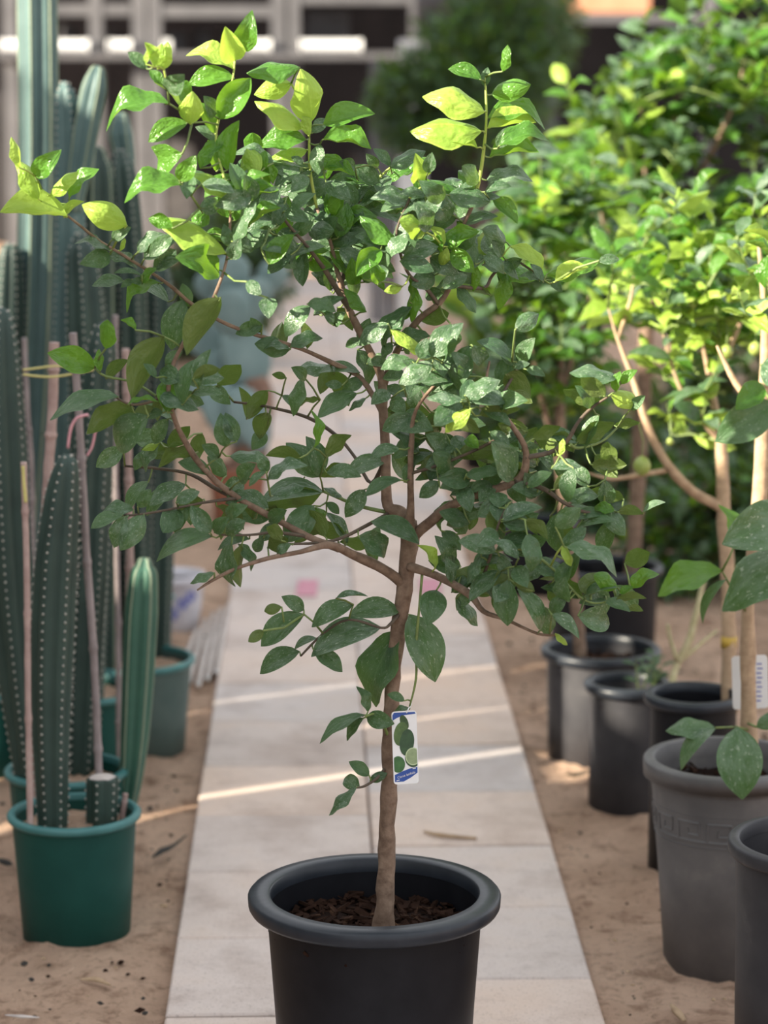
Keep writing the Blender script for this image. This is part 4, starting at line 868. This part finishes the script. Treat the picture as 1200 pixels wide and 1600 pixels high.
def sticks():
    rr = random.Random(6)
    labs = ['leftmost pale stick of the bundle lying by the path edge', 'second pale stick from the ceramic pot in the bundle', 'pale stick in the middle of the bundle lying by the path', 'pale stick second nearest the slabs in the bundle', 'pale stick lying closest to the slabs in the bundle']
    for i, (a, b) in enumerate((((281, 1058), (308, 985)), ((296, 1066), (321, 972)), ((310, 1072), (333, 962)), ((324, 1062), (345, 955)), ((338, 1052), (356, 950)))):
        p = ground(*a, .0) ; q = ground(*b, .0); p.z = .004; q.z = .006
        m_ = p.lerp(q, .5); m_.z += .004
        t = thing('wooden_stick', p, labs[i], 'stick')
        mb = MB(); mb.tube([p, p.lerp(q, .25), m_, p.lerp(q, .75), q], [.0085, .008, .0085, .0075, .007], 8, wob=.3, seed=i); mb.build('stick', M['pale_stick'], t)
        d = (p-q).normalized(); mb = MB(); mb.tube([p+d*.001, p+d*.003], [.0078, .0070], 10); mb.build('cut_end', M['white'], t)
sticks()
def opuntia():
    Y = 9.2; x = at(372, 780, Y).x
    t = thing('potted_prickly_pear', (x, Y, -.02), 'blue-green prickly pear with flat pads in a red clay pot', 'potted cactus')
    pot(t, (x, Y), .115, .085, .20, .010, .02, M['terracotta'], M['terracotta'], z0=-.03, soil_drop=.03)
    mb = MB(); sp = smooth_poly([(at(372, 760, Y), .055), (at(392, 700, Y), .06), (at(405, 640, Y), .055), (at(398, 590, Y), .04)], 5)
    mb.tube([p for p, r in sp], [r for p, r in sp], 14, wob=.3); mb.build('trunk', M['trunk_brown'], t)
    for (bx, by, tx, ty, wd, dy, rz) in ((400,605,372,505,92,0,.2),(372,520,350,455,80,-.03,-.3),(375,690,330,600,80,-.05,.3),(372,515,410,440,70,.02,.5),(395,620,325,560,70,.05,-.2),(410,700,370,610,70,-.1,.1),(330,640,300,580,60,-.05,0),(350,465,368,400,74,.06,.2),(345,470,318,425,64,.1,-.2),(410,455,438,412,58,.1,.3),(340,560,300,500,70,.12,.1)):
        a = at(bx, by, Y+dy); b = at(tx, ty, Y+dy); c = (a+b)/2; L = (b-a).length*.56; W = wd/2*Y/F
        ax = (b-a).normalized(); n = (CAM-c).normalized(); n = Matrix.Rotation(rz, 3, 'Z') @ n; n = (n-ax*n.dot(ax)).normalized(); sx = ax.cross(n)
        vs_, fs = [], []; nu, nv = 8, 16
        for i in range(nu+1):
            la = -math.pi/2+math.pi*i/nu
            for k in range(nv):
                lo = 2*math.pi*k/nv; yy = math.sin(la); e = 1-.22*(1-yy)/2*1.2
                vs_.append(c+ax*L*yy+sx*W*math.cos(la)*math.cos(lo)*e+n*.016*math.cos(la)*math.sin(lo))
        for i in range(nu):
            for k in range(nv): fs.append((i*nv+k, i*nv+(k+1)%nv, (i+1)*nv+(k+1)%nv, (i+1)*nv+k))
        mb = MB(); mb.add(vs_, fs); mb.build('pad', M['opuntia'], t)
opuntia()

# ------------------------------------------------------------------ right-hand row: pots and citrus shrubs
def poly_in(x, y, P):
    c = False; j = len(P)-1
    for i in range(len(P)):
        if (P[i][1] > y) != (P[j][1] > y) and x < (P[j][0]-P[i][0])*(y-P[i][1])/(P[j][1]-P[i][1])+P[i][0]: c = not c
        j = i
    return c
def shrub(root, trunk, limbs, regions, seed, kinds, Lr=(.05, .085), cap=300, per=(7, 11), bark='bark', lo=True):
    """trunk/limbs: polylines [(px,py,Y,width px)]; regions: (polygon px, Y range, clusters)"""
    rng = random.Random(seed); nodes3 = []
    for i, pl in enumerate([trunk]+limbs):
        ps = [(at(x, y, Y), w_/2*Y/F) for x, y, Y, w_ in pl]; sp = smooth_poly(ps, 4)
        mb = MB(); mb.tube([p for p, r in sp], [r*(1-.75*max(0, k/len(sp)-.6)/.4) for k, (p, r) in enumerate(sp)], 10, wob=.25, seed=i); mb.build('trunk' if i == 0 else 'branch', M[bark], root)
        nodes3 += [p for p, r in sp]
    tw = MB(); items = []
    for P, (ya, yb), nc in regions:
        xs = [p[0] for p in P]; ys = [p[1] for p in P]; c = 0
        while c < nc:
            x, y = rng.uniform(min(xs), max(xs)), rng.uniform(min(ys), max(ys))
            if not poly_in(x, y, P): continue
            c += 1
            q = at(x, y, rng.uniform(ya, yb))
            nd = min(nodes3, key=lambda p: (p-q).length + max(0, p.z-q.z)*.7)
            L = (q-nd).length
            d = (q-nd).normalized() if L > 1e-6 else Vector((0, 0, 1))
            mid = nd.lerp(q, .55)+Vector((0, 0, .06*L))
            end = q + (d*.4+Vector((rng.gauss(0, .3), rng.gauss(0, .3), .7))).normalized()*rng.uniform(.05, .10)
            sp = smooth_poly([(nd, .0035), (mid, .003), (q, .0022), (end, .0012)], 4)
            tw.tube([p for p, r in sp], [r for p, r in sp], 5)
            nodes3.append(mid); nodes3.append(q)
            n = rng.randint(*per); kset = rng.choice(kinds)
            for k in range(n):
                t = .35+.65*k/max(1, n-1); i = min(len(sp)-2, int(t*(len(sp)-1))); b = sp[i][0].lerp(sp[i+1][0], t*(len(sp)-1)-i)
                a = k*2.4+rng.uniform(-.4, .4); out = Vector((math.cos(a), math.sin(a), rng.uniform(-.35, .65) if t < .95 else 1.0)).normalized()
                Ln = rng.uniform(*Lr)*(1 if t < .9 else .75); Wd = Ln*rng.uniform(.42, .56)
                nrm = Vector((rng.gauss(0, .35), rng.gauss(0, .35)-.25, 1))
                if abs(nrm.normalized().dot(out)) > .92: nrm = Vector((out.y, -out.x, .3))
                items.append((leaf_matrix(b, out, Ln, Wd, nrm), rng.choice(kset), rng.randrange(10)))
    tw.build('twigs', M['twig'], root, kind='stuff')
    def seen(m): p = m.translation; r = p-CAM; s = r.y*math.cos(TH)-r.z*math.sin(TH); sx = 600+F*r.x/s; up = r.z*math.cos(TH)+r.y*math.sin(TH); sy = 800-F*up/s; return -40 < sx < 1240 and -40 < sy < 1640
    items.sort(key=lambda it: (not seen(it[0]), it[0].translation.y - 3*it[0].to_scale().y))
    for it in items[:cap]: add_leaf(root, *it, lo=lo)
    if items[cap:]: join_leaves(root, items[cap:])

KM = ['mmdd', 'mmd', 'mddd', 'mmm', 'ddmy']
KL = ['mdy', 'ddy', 'myy', 'ydd', 'ddm']
def pxpot(name, px, Y, r, h, label, mat='black', rim='rim', taper=.82, drop=.05, lip=.016, lh=.022, cat='potted shrub', rim2=False):
    x = at(px, 1000, Y).x; t = thing(name, (x, Y, -.02), label, cat)
    p, rs_, zs_ = pot(t, (x, Y), r, r*taper, h, lip, lh, M[mat], M[rim], z0=-.03, soil_drop=drop, rim2=rim2)
    chips(t, (x, Y), rs_, zs_, 120, int(px), M['chip'], .009)
    return t, p
# grey pot with the Greek key band
sA, gp = pxpot('potted_citrus_shrub', 1140, 4.66, .157, .385, 'citrus shrub with big dusty leaves in a grey pot with a key pattern band', 'grey_pot', 'grey_pot', .70, .06, .016, .042, rim2=True)
def greek_key():
    cx, cy = sA.location.x, sA.location.y; mb = MB(); n = 14; z0 = .255; hgt = .036; r0 = .1385
    key = [((0, 0), (1, 0)), ((0, 0), (0, 1)), ((0, 1), (.75, 1)), ((.75, 1), (.75, .35)), ((.75, .35), (.35, .35)), ((.35, .35), (.35, .68))]
    for k in range(n):
        for (a, b) in key:
            def pt(q):
                an = 2*math.pi*(k+q[0]*.98)/n+.3; z = z0+q[1]*hgt; rr = .1068+(.137-.1068)*((z+.03)/.37)+.003
                return Vector((cx+rr*math.cos(an), cy+rr*math.sin(an), z))
            p, q = pt(a), pt(b); m_ = pt(((a[0]+b[0])/2, (a[1]+b[1])/2)); mb.tube([p, m_, q], [.0028]*3, 4)
    for zz in (z0-.012, z0+hgt+.012):
        rr = .1068+(.137-.1068)*((zz+.03)/.37)+.001
        mb.lathe((cx, cy, 0), [(rr, zz-.002), (rr+.003, zz), (rr, zz+.002)], 56)
    mb.build('key_pattern_band', M['grey_pot'], gp, smooth=False)
greek_key()
shrub(sA, [(1170,1170,4.66,28),(1169,1090,4.66,26),(1168,1000,4.66,25),(1170,930,4.66,22),(1185,800,4.68,24),(1192,650,4.70,26),(1196,500,4.72,24),(1185,380,4.74,16)],
      [[(1192,650,4.70,14),(1150,600,4.72,10),(1120,540,4.74,7)], [(1196,560,4.71,12),(1235,480,4.72,9),(1260,420,4.72,6)], [(1188,720,4.7,12),(1240,690,4.7,9),(1290,640,4.7,6)]],
      [([(1130,420),(1300,380),(1320,720),(1200,700),(1140,560)], (4.5, 5.0), 16)], 21, KL, (.045, .075), per=(6, 9), bark='bark_tan')
rng = random.Random(77)
# broad leaves of this shrub seen large: base, tip, width, kind, Y
for bx, by, tx, ty, wd, k, Y in ((1128,892,1028,932,46,'d',4.55),(1240,800,1130,850,78,'m',4.42),(1250,850,1128,955,74,'m',4.42),(1116,1136,1040,1142,32,'m',4.50),(1118,1138,1064,1204,26,'m',4.48),(1152,1136,1160,1248,74,'m',4.45),(1182,1136,1225,1115,26,'m',4.52),(1135,905,1098,975,16,'m',4.52),(1148,850,1122,788,20,'d',4.55),(1190,570,1252,600,52,'m',4.5),(1210,630,1118,690,62,'m',4.5),(1190,600,1150,640,40,'d',4.5),(1200,400,1195,450,22,'d',4.5),(1205,1470,1195,1400,40,'d',4.3)):
    b, t = at(bx, by, Y), at(tx, ty, Y)
    add_leaf(sA, orient(b, t, wd*Y/F, k, Y, rng, depth=1 if wd > 50 else None), k, rng.choice((0, 1, 2) if k == 'm' else (0,)))
mb = MB()
for pl in ([(1169,1140,4.65),(1150,1136,4.6),(1118,1137,4.5)], [(1168,960,4.66),(1150,930,4.6),(1128,892,4.55)], [(1128,892,4.55),(1140,870,4.55),(1148,850,4.55)], [(1182,820,4.67),(1230,810,4.5),(1240,800,4.42)], [(1182,840,4.67),(1235,850,4.5),(1250,850,4.42)], [(1150,1136,4.6),(1152,1136,4.45)], [(1168,1130,4.66),(1182,1136,4.52)], [(1190,600,4.7),(1200,620,4.6),(1210,630,4.5)], [(1192,590,4.7),(1190,570,4.5)], [(1196,480,4.7),(1200,400,4.5)], [(1150,930,4.6),(1135,905,4.52)]):
    mb.tube([at(*q) for q in pl], [.0028, .0022, .0016][:len(pl)], 6)
mb.build('leaf_stalks', M['twig'], sA, kind='stuff')
def card():
    c = at(1172, 1066, 4.72); t = thing('white_label_card', c, 'white printed label card tied behind the tan trunk in the grey pot', 'label')
    rot = Matrix.Rotation(R(-3), 4, 'Y'); mb = MB(); hw, hh, r = .034, .052, .007; pts = []
    for cx, cz, a0 in ((hw-r, -hh+r, -90), (hw-r, hh-r, 0), (-hw+r, hh-r, 90), (-hw+r, -hh+r, 180)):
        for k in range(5): a = R(a0+22.5*k); pts.append(Vector((cx+r*math.cos(a), 0, cz+r*math.sin(a))))
    n = len(pts); mb.add([c+rot.to_3x3() @ p for p in pts]+[c+rot.to_3x3() @ (p+Vector((0, .001, 0))) for p in pts], [tuple(range(n)), tuple(range(2*n-1, n-1, -1))]+[(i, n+i, n+(i+1)%n, (i+1)%n) for i in range(n)])
    mb.build('card', M['white'], t, smooth=False)
    mb = MB()
    for i in range(9): mb.box(c+Vector((.016+.002*(i % 2), -.0006, .036-.009*i)), (.010, .0004, .0028))
    mb.build('fine_print', M['glazeblue'], t, smooth=False)
    tr = at(1168, 1040, 4.66); mb = MB(); mb.tube([c+Vector((0, -.001, .046)), c+Vector((-.004, -.02, .05)), tr+Vector((0, .012, 0))], [.0012]*3, 6); mb.build('tie', M['dark_litter'], t)
card()
# near black pot cut by the frame
sB, _ = pxpot('plant_pot', 1292, 4.05, .152, .418, 'dusty black pot cut off beside the grey key pattern pot', 'dusty_black', 'dusty_black', .86, .07, .014, .026, cat='pot')
# black pots A, B, C, D, E
sC, _ = pxpot('potted_citrus_shrub', 1086, 5.2, .105, .372, 'tall citrus shrub with a yellow-taped stem in a black pot behind the grey pot', taper=.85, drop=.08)
shrub(sC, [(1140,1115,5.24,26),(1139,1000,5.26,24),(1137,900,5.28,22),(1130,790,5.3,22),(1126,690,5.32,18),(1110,600,5.36,14),(1090,500,5.4,10)],
      [[(1130,795,5.3,18),(1085,770,5.28,16),(1050,735,5.26,15),(1025,695,5.26,13),(1005,645,5.26,12),(988,590,5.28,11),(965,530,5.3,9),(950,480,5.32,7)], [(1040,735,5.26,9),(1000,742,5.24,8),(955,748,5.22,7),(915,738,5.2,5)], [(1126,690,5.32,12),(1085,640,5.3,9),(1060,600,5.3,7),(1035,520,5.3,6)], [(1110,600,5.36,10),(1150,520,5.4,8),(1180,430,5.45,6)], [(965,530,5.3,7),(985,470,5.35,6),(990,430,5.36,4)]],
      [([(950,420),(1010,330),(1200,320),(1240,560),(1120,560),(1060,590),(960,520)], (5.15, 5.8), 62), ([(1030,590),(1110,600),(1130,720),(1060,720),(1030,660)], (5.2, 5.4), 4)], 31, KL, (.055, .098), per=(6, 10), bark='bark_tan')
mb = MB(); q = at(1139, 1003, 5.26); mb.tube([q-Vector((0, 0, .012)), q+Vector((0, 0, .012))], [.0172]*2, 14); mb.build('yellow_tape', M['yellowtape'], sC)
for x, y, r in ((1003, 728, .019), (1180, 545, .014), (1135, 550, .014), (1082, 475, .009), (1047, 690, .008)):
    c = at(x, y, 5.2); fruit(sC, c, r, M['fruit_lit']); mb = MB(); mb.tube([c+Vector((0, 0, r)), c+Vector((.004, .02, r+.03)), c+Vector((0, .08, r+.06))], [.0012]*3, 5); mb.build('fruit_stalk', M['twig'], sC)
sD, _ = pxpot('potted_seedling', 982, 5.66, .100, .282, 'slim black pot with a low sprig standing next to the wide shrub pot', 'dusty_black', 'rim', taper=.86, drop=.05, cat='potted plant')
rr_ = random.Random(5); mb = MB()
for k in range(5):
    b = Vector((sD.location.x+rr_.uniform(-.02, .06), sD.location.y+rr_.uniform(-.02, .04), .23)); e = b+Vector((rr_.uniform(-.03, .05), rr_.uniform(-.03, .03), rr_.uniform(.07, .11)))
    mb.tube([b, (b+e)/2, e], [.002, .0018, .0012], 5)
    for j in range(5):
        a = j*2.1+k; o = Vector((math.cos(a), math.sin(a), .3)); add_leaf(sD, leaf_matrix(b.lerp(e, .5+.12*j), o, .035, .015, Vector((0, -.3, 1))), 'm', j, True)
mb.build('twigs', M['twig'], sD, kind='stuff')
st_ = thing('dry_stalk', at(1053, 1052, 5.5), 'pale dry forked stalk leaning behind the slim black pot', 'stalk')
gx = at(1050, 1075, 5.46); mb = MB(); mb.tube([Vector((gx.x-.004, 5.46, -.04)), Vector((gx.x, 5.46, gx.z*.5)), gx+Vector((0, .003, .012))], [.011, .0105, .010], 8, wob=.4); mb.build('stem', M['dry_stalk'], st_)
for pl in ([(1050,1075,5.46),(1056,1045,5.5),(1075,1005,5.52),(1088,960,5.55),(1096,925,5.58),(1108,880,5.6)], [(1060,1035,5.5),(1090,1010,5.56),(1120,985,5.6)], [(1058,1030,5.5),(1048,1000,5.5),(1043,975,5.5)]):
    sp = smooth_poly([(at(*p), .010 if pl[0][1] == 1075 else .006) for p in pl], 4)
    mb = MB(); mb.tube([p for p, r in sp], [r*(1-.5*i/len(sp)) for i, (p, r) in enumerate(sp)], 8, wob=.5); mb.build('stem', M['dry_stalk'], st_)
sE, _ = pxpot('potted_citrus_shrub', 939, 6.12, .148, .252, 'citrus shrub with a thin bare stem in the wide black pot beside the path', 'dusty_black', 'rim', taper=.86, drop=.05)
shrub(sE, [(907,1030,6.1,22),(902,960,6.1,20),(890,860,6.12,18),(878,740,6.15,18),(875,620,6.2,16),(880,500,6.25,12),(890,400,6.3,9)],
      [[(878,740,6.15,12),(850,640,6.1,9),(830,540,6.1,6),(815,450,6.12,4)], [(875,620,6.2,11),(905,520,6.25,8),(930,430,6.3,6),(925,330,6.35,4)], [(880,560,6.2,9),(860,450,6.25,7),(840,340,6.3,5)]],
      [([(770,330),(850,250),(960,260),(970,480),(950,640),(860,660),(800,620),(770,480)], (5.95, 6.6), 72)], 41, KM, (.062, .105), per=(7, 11))
sF, _ = pxpot('potted_citrus_shrub', 942, 6.95, .165, .29, 'broad dense citrus shrub in the rearmost black pot of the row', taper=.86, drop=.06)
shrub(sF, [(985,985,6.95,26),(990,860,6.97,24),(1000,700,7.0,24),(1010,520,7.0,22),(1030,360,7.0,18),(1050,220,7.0,12),(1060,100,7.0,8)],
      [[(1010,520,7,14),(960,400,6.95,10),(930,280,6.9,7),(925,180,6.9,4)], [(1030,360,7,12),(1100,260,6.95,9),(1150,150,6.9,6),(1170,50,6.9,4)], [(1000,600,7,14),(1100,480,7.0,10),(1180,350,6.95,7),(1230,220,6.9,5)], [(1020,450,7,10),(1010,300,6.9,7),(1000,160,6.85,5)]],
      [([(880,230),(905,170),(940,190),(985,110),(1010,60),(1050,50),(1085,20),(1130,-60),(1330,-60),(1330,470),(1000,470),(890,420)], (6.72, 7.4), 190)], 51, KM, (.070, .118), per=(7, 11))
sG, _ = pxpot('plant_pot', 838, 8.0, .13, .22, 'small black pot furthest up the row beside the slabs', taper=.86, drop=.05, cat='pot')

# ------------------------------------------------------------------ background greenery
def bush(name, c, trunk_pts, balls, n, seed, label, cat, kinds, Lr, bark='bark_dark'):
    rng = random.Random(seed); root = thing(name, (trunk_pts[0][0].x, trunk_pts[0][0].y, -.02), label, cat)
    mb = MB(); sp = smooth_poly(trunk_pts, 4); mb.tube([p for p, r in sp], [r for p, r in sp], 10, wob=.3); mb.build('trunk', M[bark], root)
    top = trunk_pts[-1][0]; items = []; tw = MB()
    for (bc, br, wgt) in balls:
        for k in range(14):
            d = Vector((rng.gauss(0, 1), rng.gauss(0, 1), rng.gauss(0, 1))).normalized(); tw.tube([top.lerp(trunk_pts[0][0], .2*rng.random()), (top+bc)/2, bc+d*br*.8], [.012, .008, .003], 5)
        for k in range(int(n*wgt)):
            d = Vector((rng.gauss(0, 1), rng.gauss(0, 1), rng.gauss(0, 1))).normalized(); q = bc+d*br*(rng.uniform(.55, 1.0) if rng.random() < .85 else rng.uniform(.2, .6))*(1+.12*noise.noise(d*3+bc))
            o = (d+Vector((rng.gauss(0, .6), rng.gauss(0, .6), rng.gauss(0, .5)))).normalized(); L = rng.uniform(*Lr)
            nn = Vector((rng.gauss(0, .4), rng.gauss(0, .4), 1))+d*.6
            if abs(nn.normalized().dot(o)) > .93: nn = Vector((o.y, -o.x, .2))
            items.append((leaf_matrix(q, o, L, L*.5, nn), rng.choice(kinds), rng.randrange(10)))
    tw.build('twigs', M[bark], root, kind='stuff'); join_leaves(root, items); return root
YT = 13.0
g = at(740, 601, YT); g.z = -.03
bush('clipped_tree', None, [(g, .05), (Vector((g.x, YT, .6)), .045), (at(745, 240, YT), .035), (at(745, 130, YT), .02)],
     [(at(755, 130, YT), .42, .42), (at(655, 165, YT+.1), .27, .25), (at(800, 40, YT+.1), .36, .33)], 9000, 3, 'dark clipped round-headed tree at the end of the row', 'tree', 'mmmdm', (.035, .06))
YH = 9.0
for i, (px, balls, lab) in enumerate(((900, [((850, 640), .26, .3), ((900, 420), .28, .3), ((950, 760), .26, .4)], 'dark green bush growing behind the wide pot shrub'), (1130, [((1070, 690), .28, .35), ((1190, 560), .32, .3), ((1150, 800), .30, .35)], 'dark green bush growing behind the taped-stem shrub'))):
    g = at(px, 800, YH+i*1.3); g.z = -.03; Yb = YH+i*1.3
    bush('background_bush', None, [(g, .04), (Vector((g.x, Yb, .35)), .035), (Vector((g.x+.02, Yb, .7)), .02)], [(at(b[0][0], b[0][1], Yb+.1*j), b[1], b[2]) for j, b in enumerate(balls)], 2600, 60+i, lab, 'bush', 'mmmmmd', (.055, .09))
g = at(395, 560, 14.0); g.z = -.03
bush('background_bush', None, [(g, .05), (Vector((g.x, 14.0, .4)), .04), (Vector((g.x, 14.0, .8)), .02)], [(at(360, 430, 14.0), .34, .5), (at(300, 480, 14.2), .30, .3), (at(400, 370, 14.1), .22, .2)], 3200, 88, 'dark bush left of the far path behind the prickly pear', 'bush', 'mmmm', (.05, .09))
g = at(1100, 900, 7.9); g.z = -.03
bush('background_bush', None, [(g, .03), (Vector((g.x, 7.9, .15)), .025), (Vector((g.x, 7.9, .35)), .015)], [(at(1040, 850, 7.9), .15, .3), (at(1130, 815, 8.0), .19, .4), (at(1215, 800, 7.9), .2, .3)], 1500, 91, 'low dark bush growing behind the grey key pattern pot', 'bush', 'mmmmd', (.045, .08))
def arching(name, px, py, Y, n, L, seed, label):
    rng = random.Random(seed); g = at(px, py, Y); g.z = -.02
    t = thing(name, g, label, 'plant')
    pot(t, (g.x, g.y), .12, .10, .22, .01, .016, M['black'], M['rim'], z0=-.03, soil_drop=.04)
    base = Vector((g.x, g.y, .18))
    mb = MB(); mb.tube([base, base+Vector((0, 0, .55))], [.02, .012], 8); mb.build('stem', M['twig'], t)
    for k in range(n):
        a = rng.uniform(0, 6.283); o = Vector((math.cos(a)*.7, math.sin(a)*.7, rng.uniform(.35, 1.1))).normalized(); l = L*rng.uniform(.7, 1.1)
        add_leaf(t, leaf_matrix(base+Vector((0, 0, rng.uniform(.1, .55))), o, l, l*.22, Vector((-o.x*.4, -o.y*.4, 1))), rng.choice('ddy'), rng.randrange(10))
arching('broad_leaf_plant', 765, 700, 10.5, 22, .42, 9, 'pale yellow-green strap-leaved plant in a pot beside the far path')

# ------------------------------------------------------------------ litter on the ground
def litter(name, pts, rad, mat, label, z=.006, flat=None):
    ps = [(lambda g: Vector((g.x, g.y, z+(.004 if i % 2 else 0))))(ground(*p)) for i, p in enumerate(pts)]
    sp = smooth_poly([(p, r) for p, r in zip(ps, rad)], 4)
    mb = MB(); mb.tube([p for p, r in sp], [r for p, r in sp], 6)
    if flat:
        for v in mb.v: v.z = max(.001, z*.6+(v.z-z)*flat)
    tag(mb.build(name, mat), label, 'twig' if 'twig' in name else 'leaf')
litter('dry_twig', [(662,1303),(690,1312),(745,1314)], [.002, .005, .003], M['dry'], 'dry brown twig lying on the slabs behind the big pot', .006)
litter('dead_leaf', [(238,1342),(255,1332),(272,1322),(292,1308)], [.002, .012, .005, .0015], M['dark_litter'], 'black dead leaf on the sand right of the green pot', .004, .5)
litter('dead_leaf', [(0,1345),(8,1350),(18,1356)], [.006, .012, .004], M['dark_litter'], 'black dead leaf on the sand left of the green pot', .004, .5)
litter('dry_leaf', [(125,1532),(150,1534),(172,1541)], [.002, .009, .003], M['dry'], 'curled tan leaf on the sand in front of the green pot', .004, .5)
litter('dry_leaf', [(8,1588),(35,1592),(62,1592)], [.002, .006, .002], M['pale_stick'], 'pale sliver of leaf on the sand well before the green pot', .004, .5)
litter('dry_leaf', [(1048,1570),(1058,1585),(1070,1598)], [.002, .009, .004], M['dry'], 'tan leaf on the sand at the foot of the near black pot', .004, .5)
litter('dry_leaf', [(885,1212),(900,1214),(925,1205)], [.003, .012, .003], M['dry'], 'tan leaf lying before the wide black pot', .006, .5)
def pebbles():
    rr = random.Random(13); mb = MB(); POTS = [o.location for o in COL.objects if o.parent is None and o.type == 'EMPTY' and 'pot' in o.name]
    for i in range(1500):
        Y = rr.uniform(3.9, 7.4); x = rr.uniform(-1.1, 1.1)
        u, s_ = path_uv(Vector((x, Y, 0)))
        if abs(u) < PW+.02 or any((x-q.x)**2+(Y-q.y)**2 < .19**2 for q in POTS): continue
        s = rr.choice((.002, .003, .003, .005, .007))*rr.uniform(.7, 1.3); c = Vector((x, Y, -.004+s*.2))
        m = Matrix.Rotation(rr.uniform(0, 6.28), 3, 'Z'); mb.add([c+m @ Vector((v[0]*s*1.4, v[1]*s, v[2]*s*.7)) for v in ((1,0,0),(-1,0,0),(0,1,0),(0,-1,0),(0,0,1),(0,0,-1))], [(0,2,4),(2,1,4),(1,3,4),(3,0,4),(2,0,5),(1,2,5),(3,1,5),(0,3,5)], rr.choice((0, 0, 1, 2)))
    o = mb.build('ground_litter', [M['chip'], M['dark_litter'], M['dry']], smooth=False, kind='stuff'); tag(o, 'scattered crumbs and bits of bark on the sandy soil', 'litter')
pebbles()
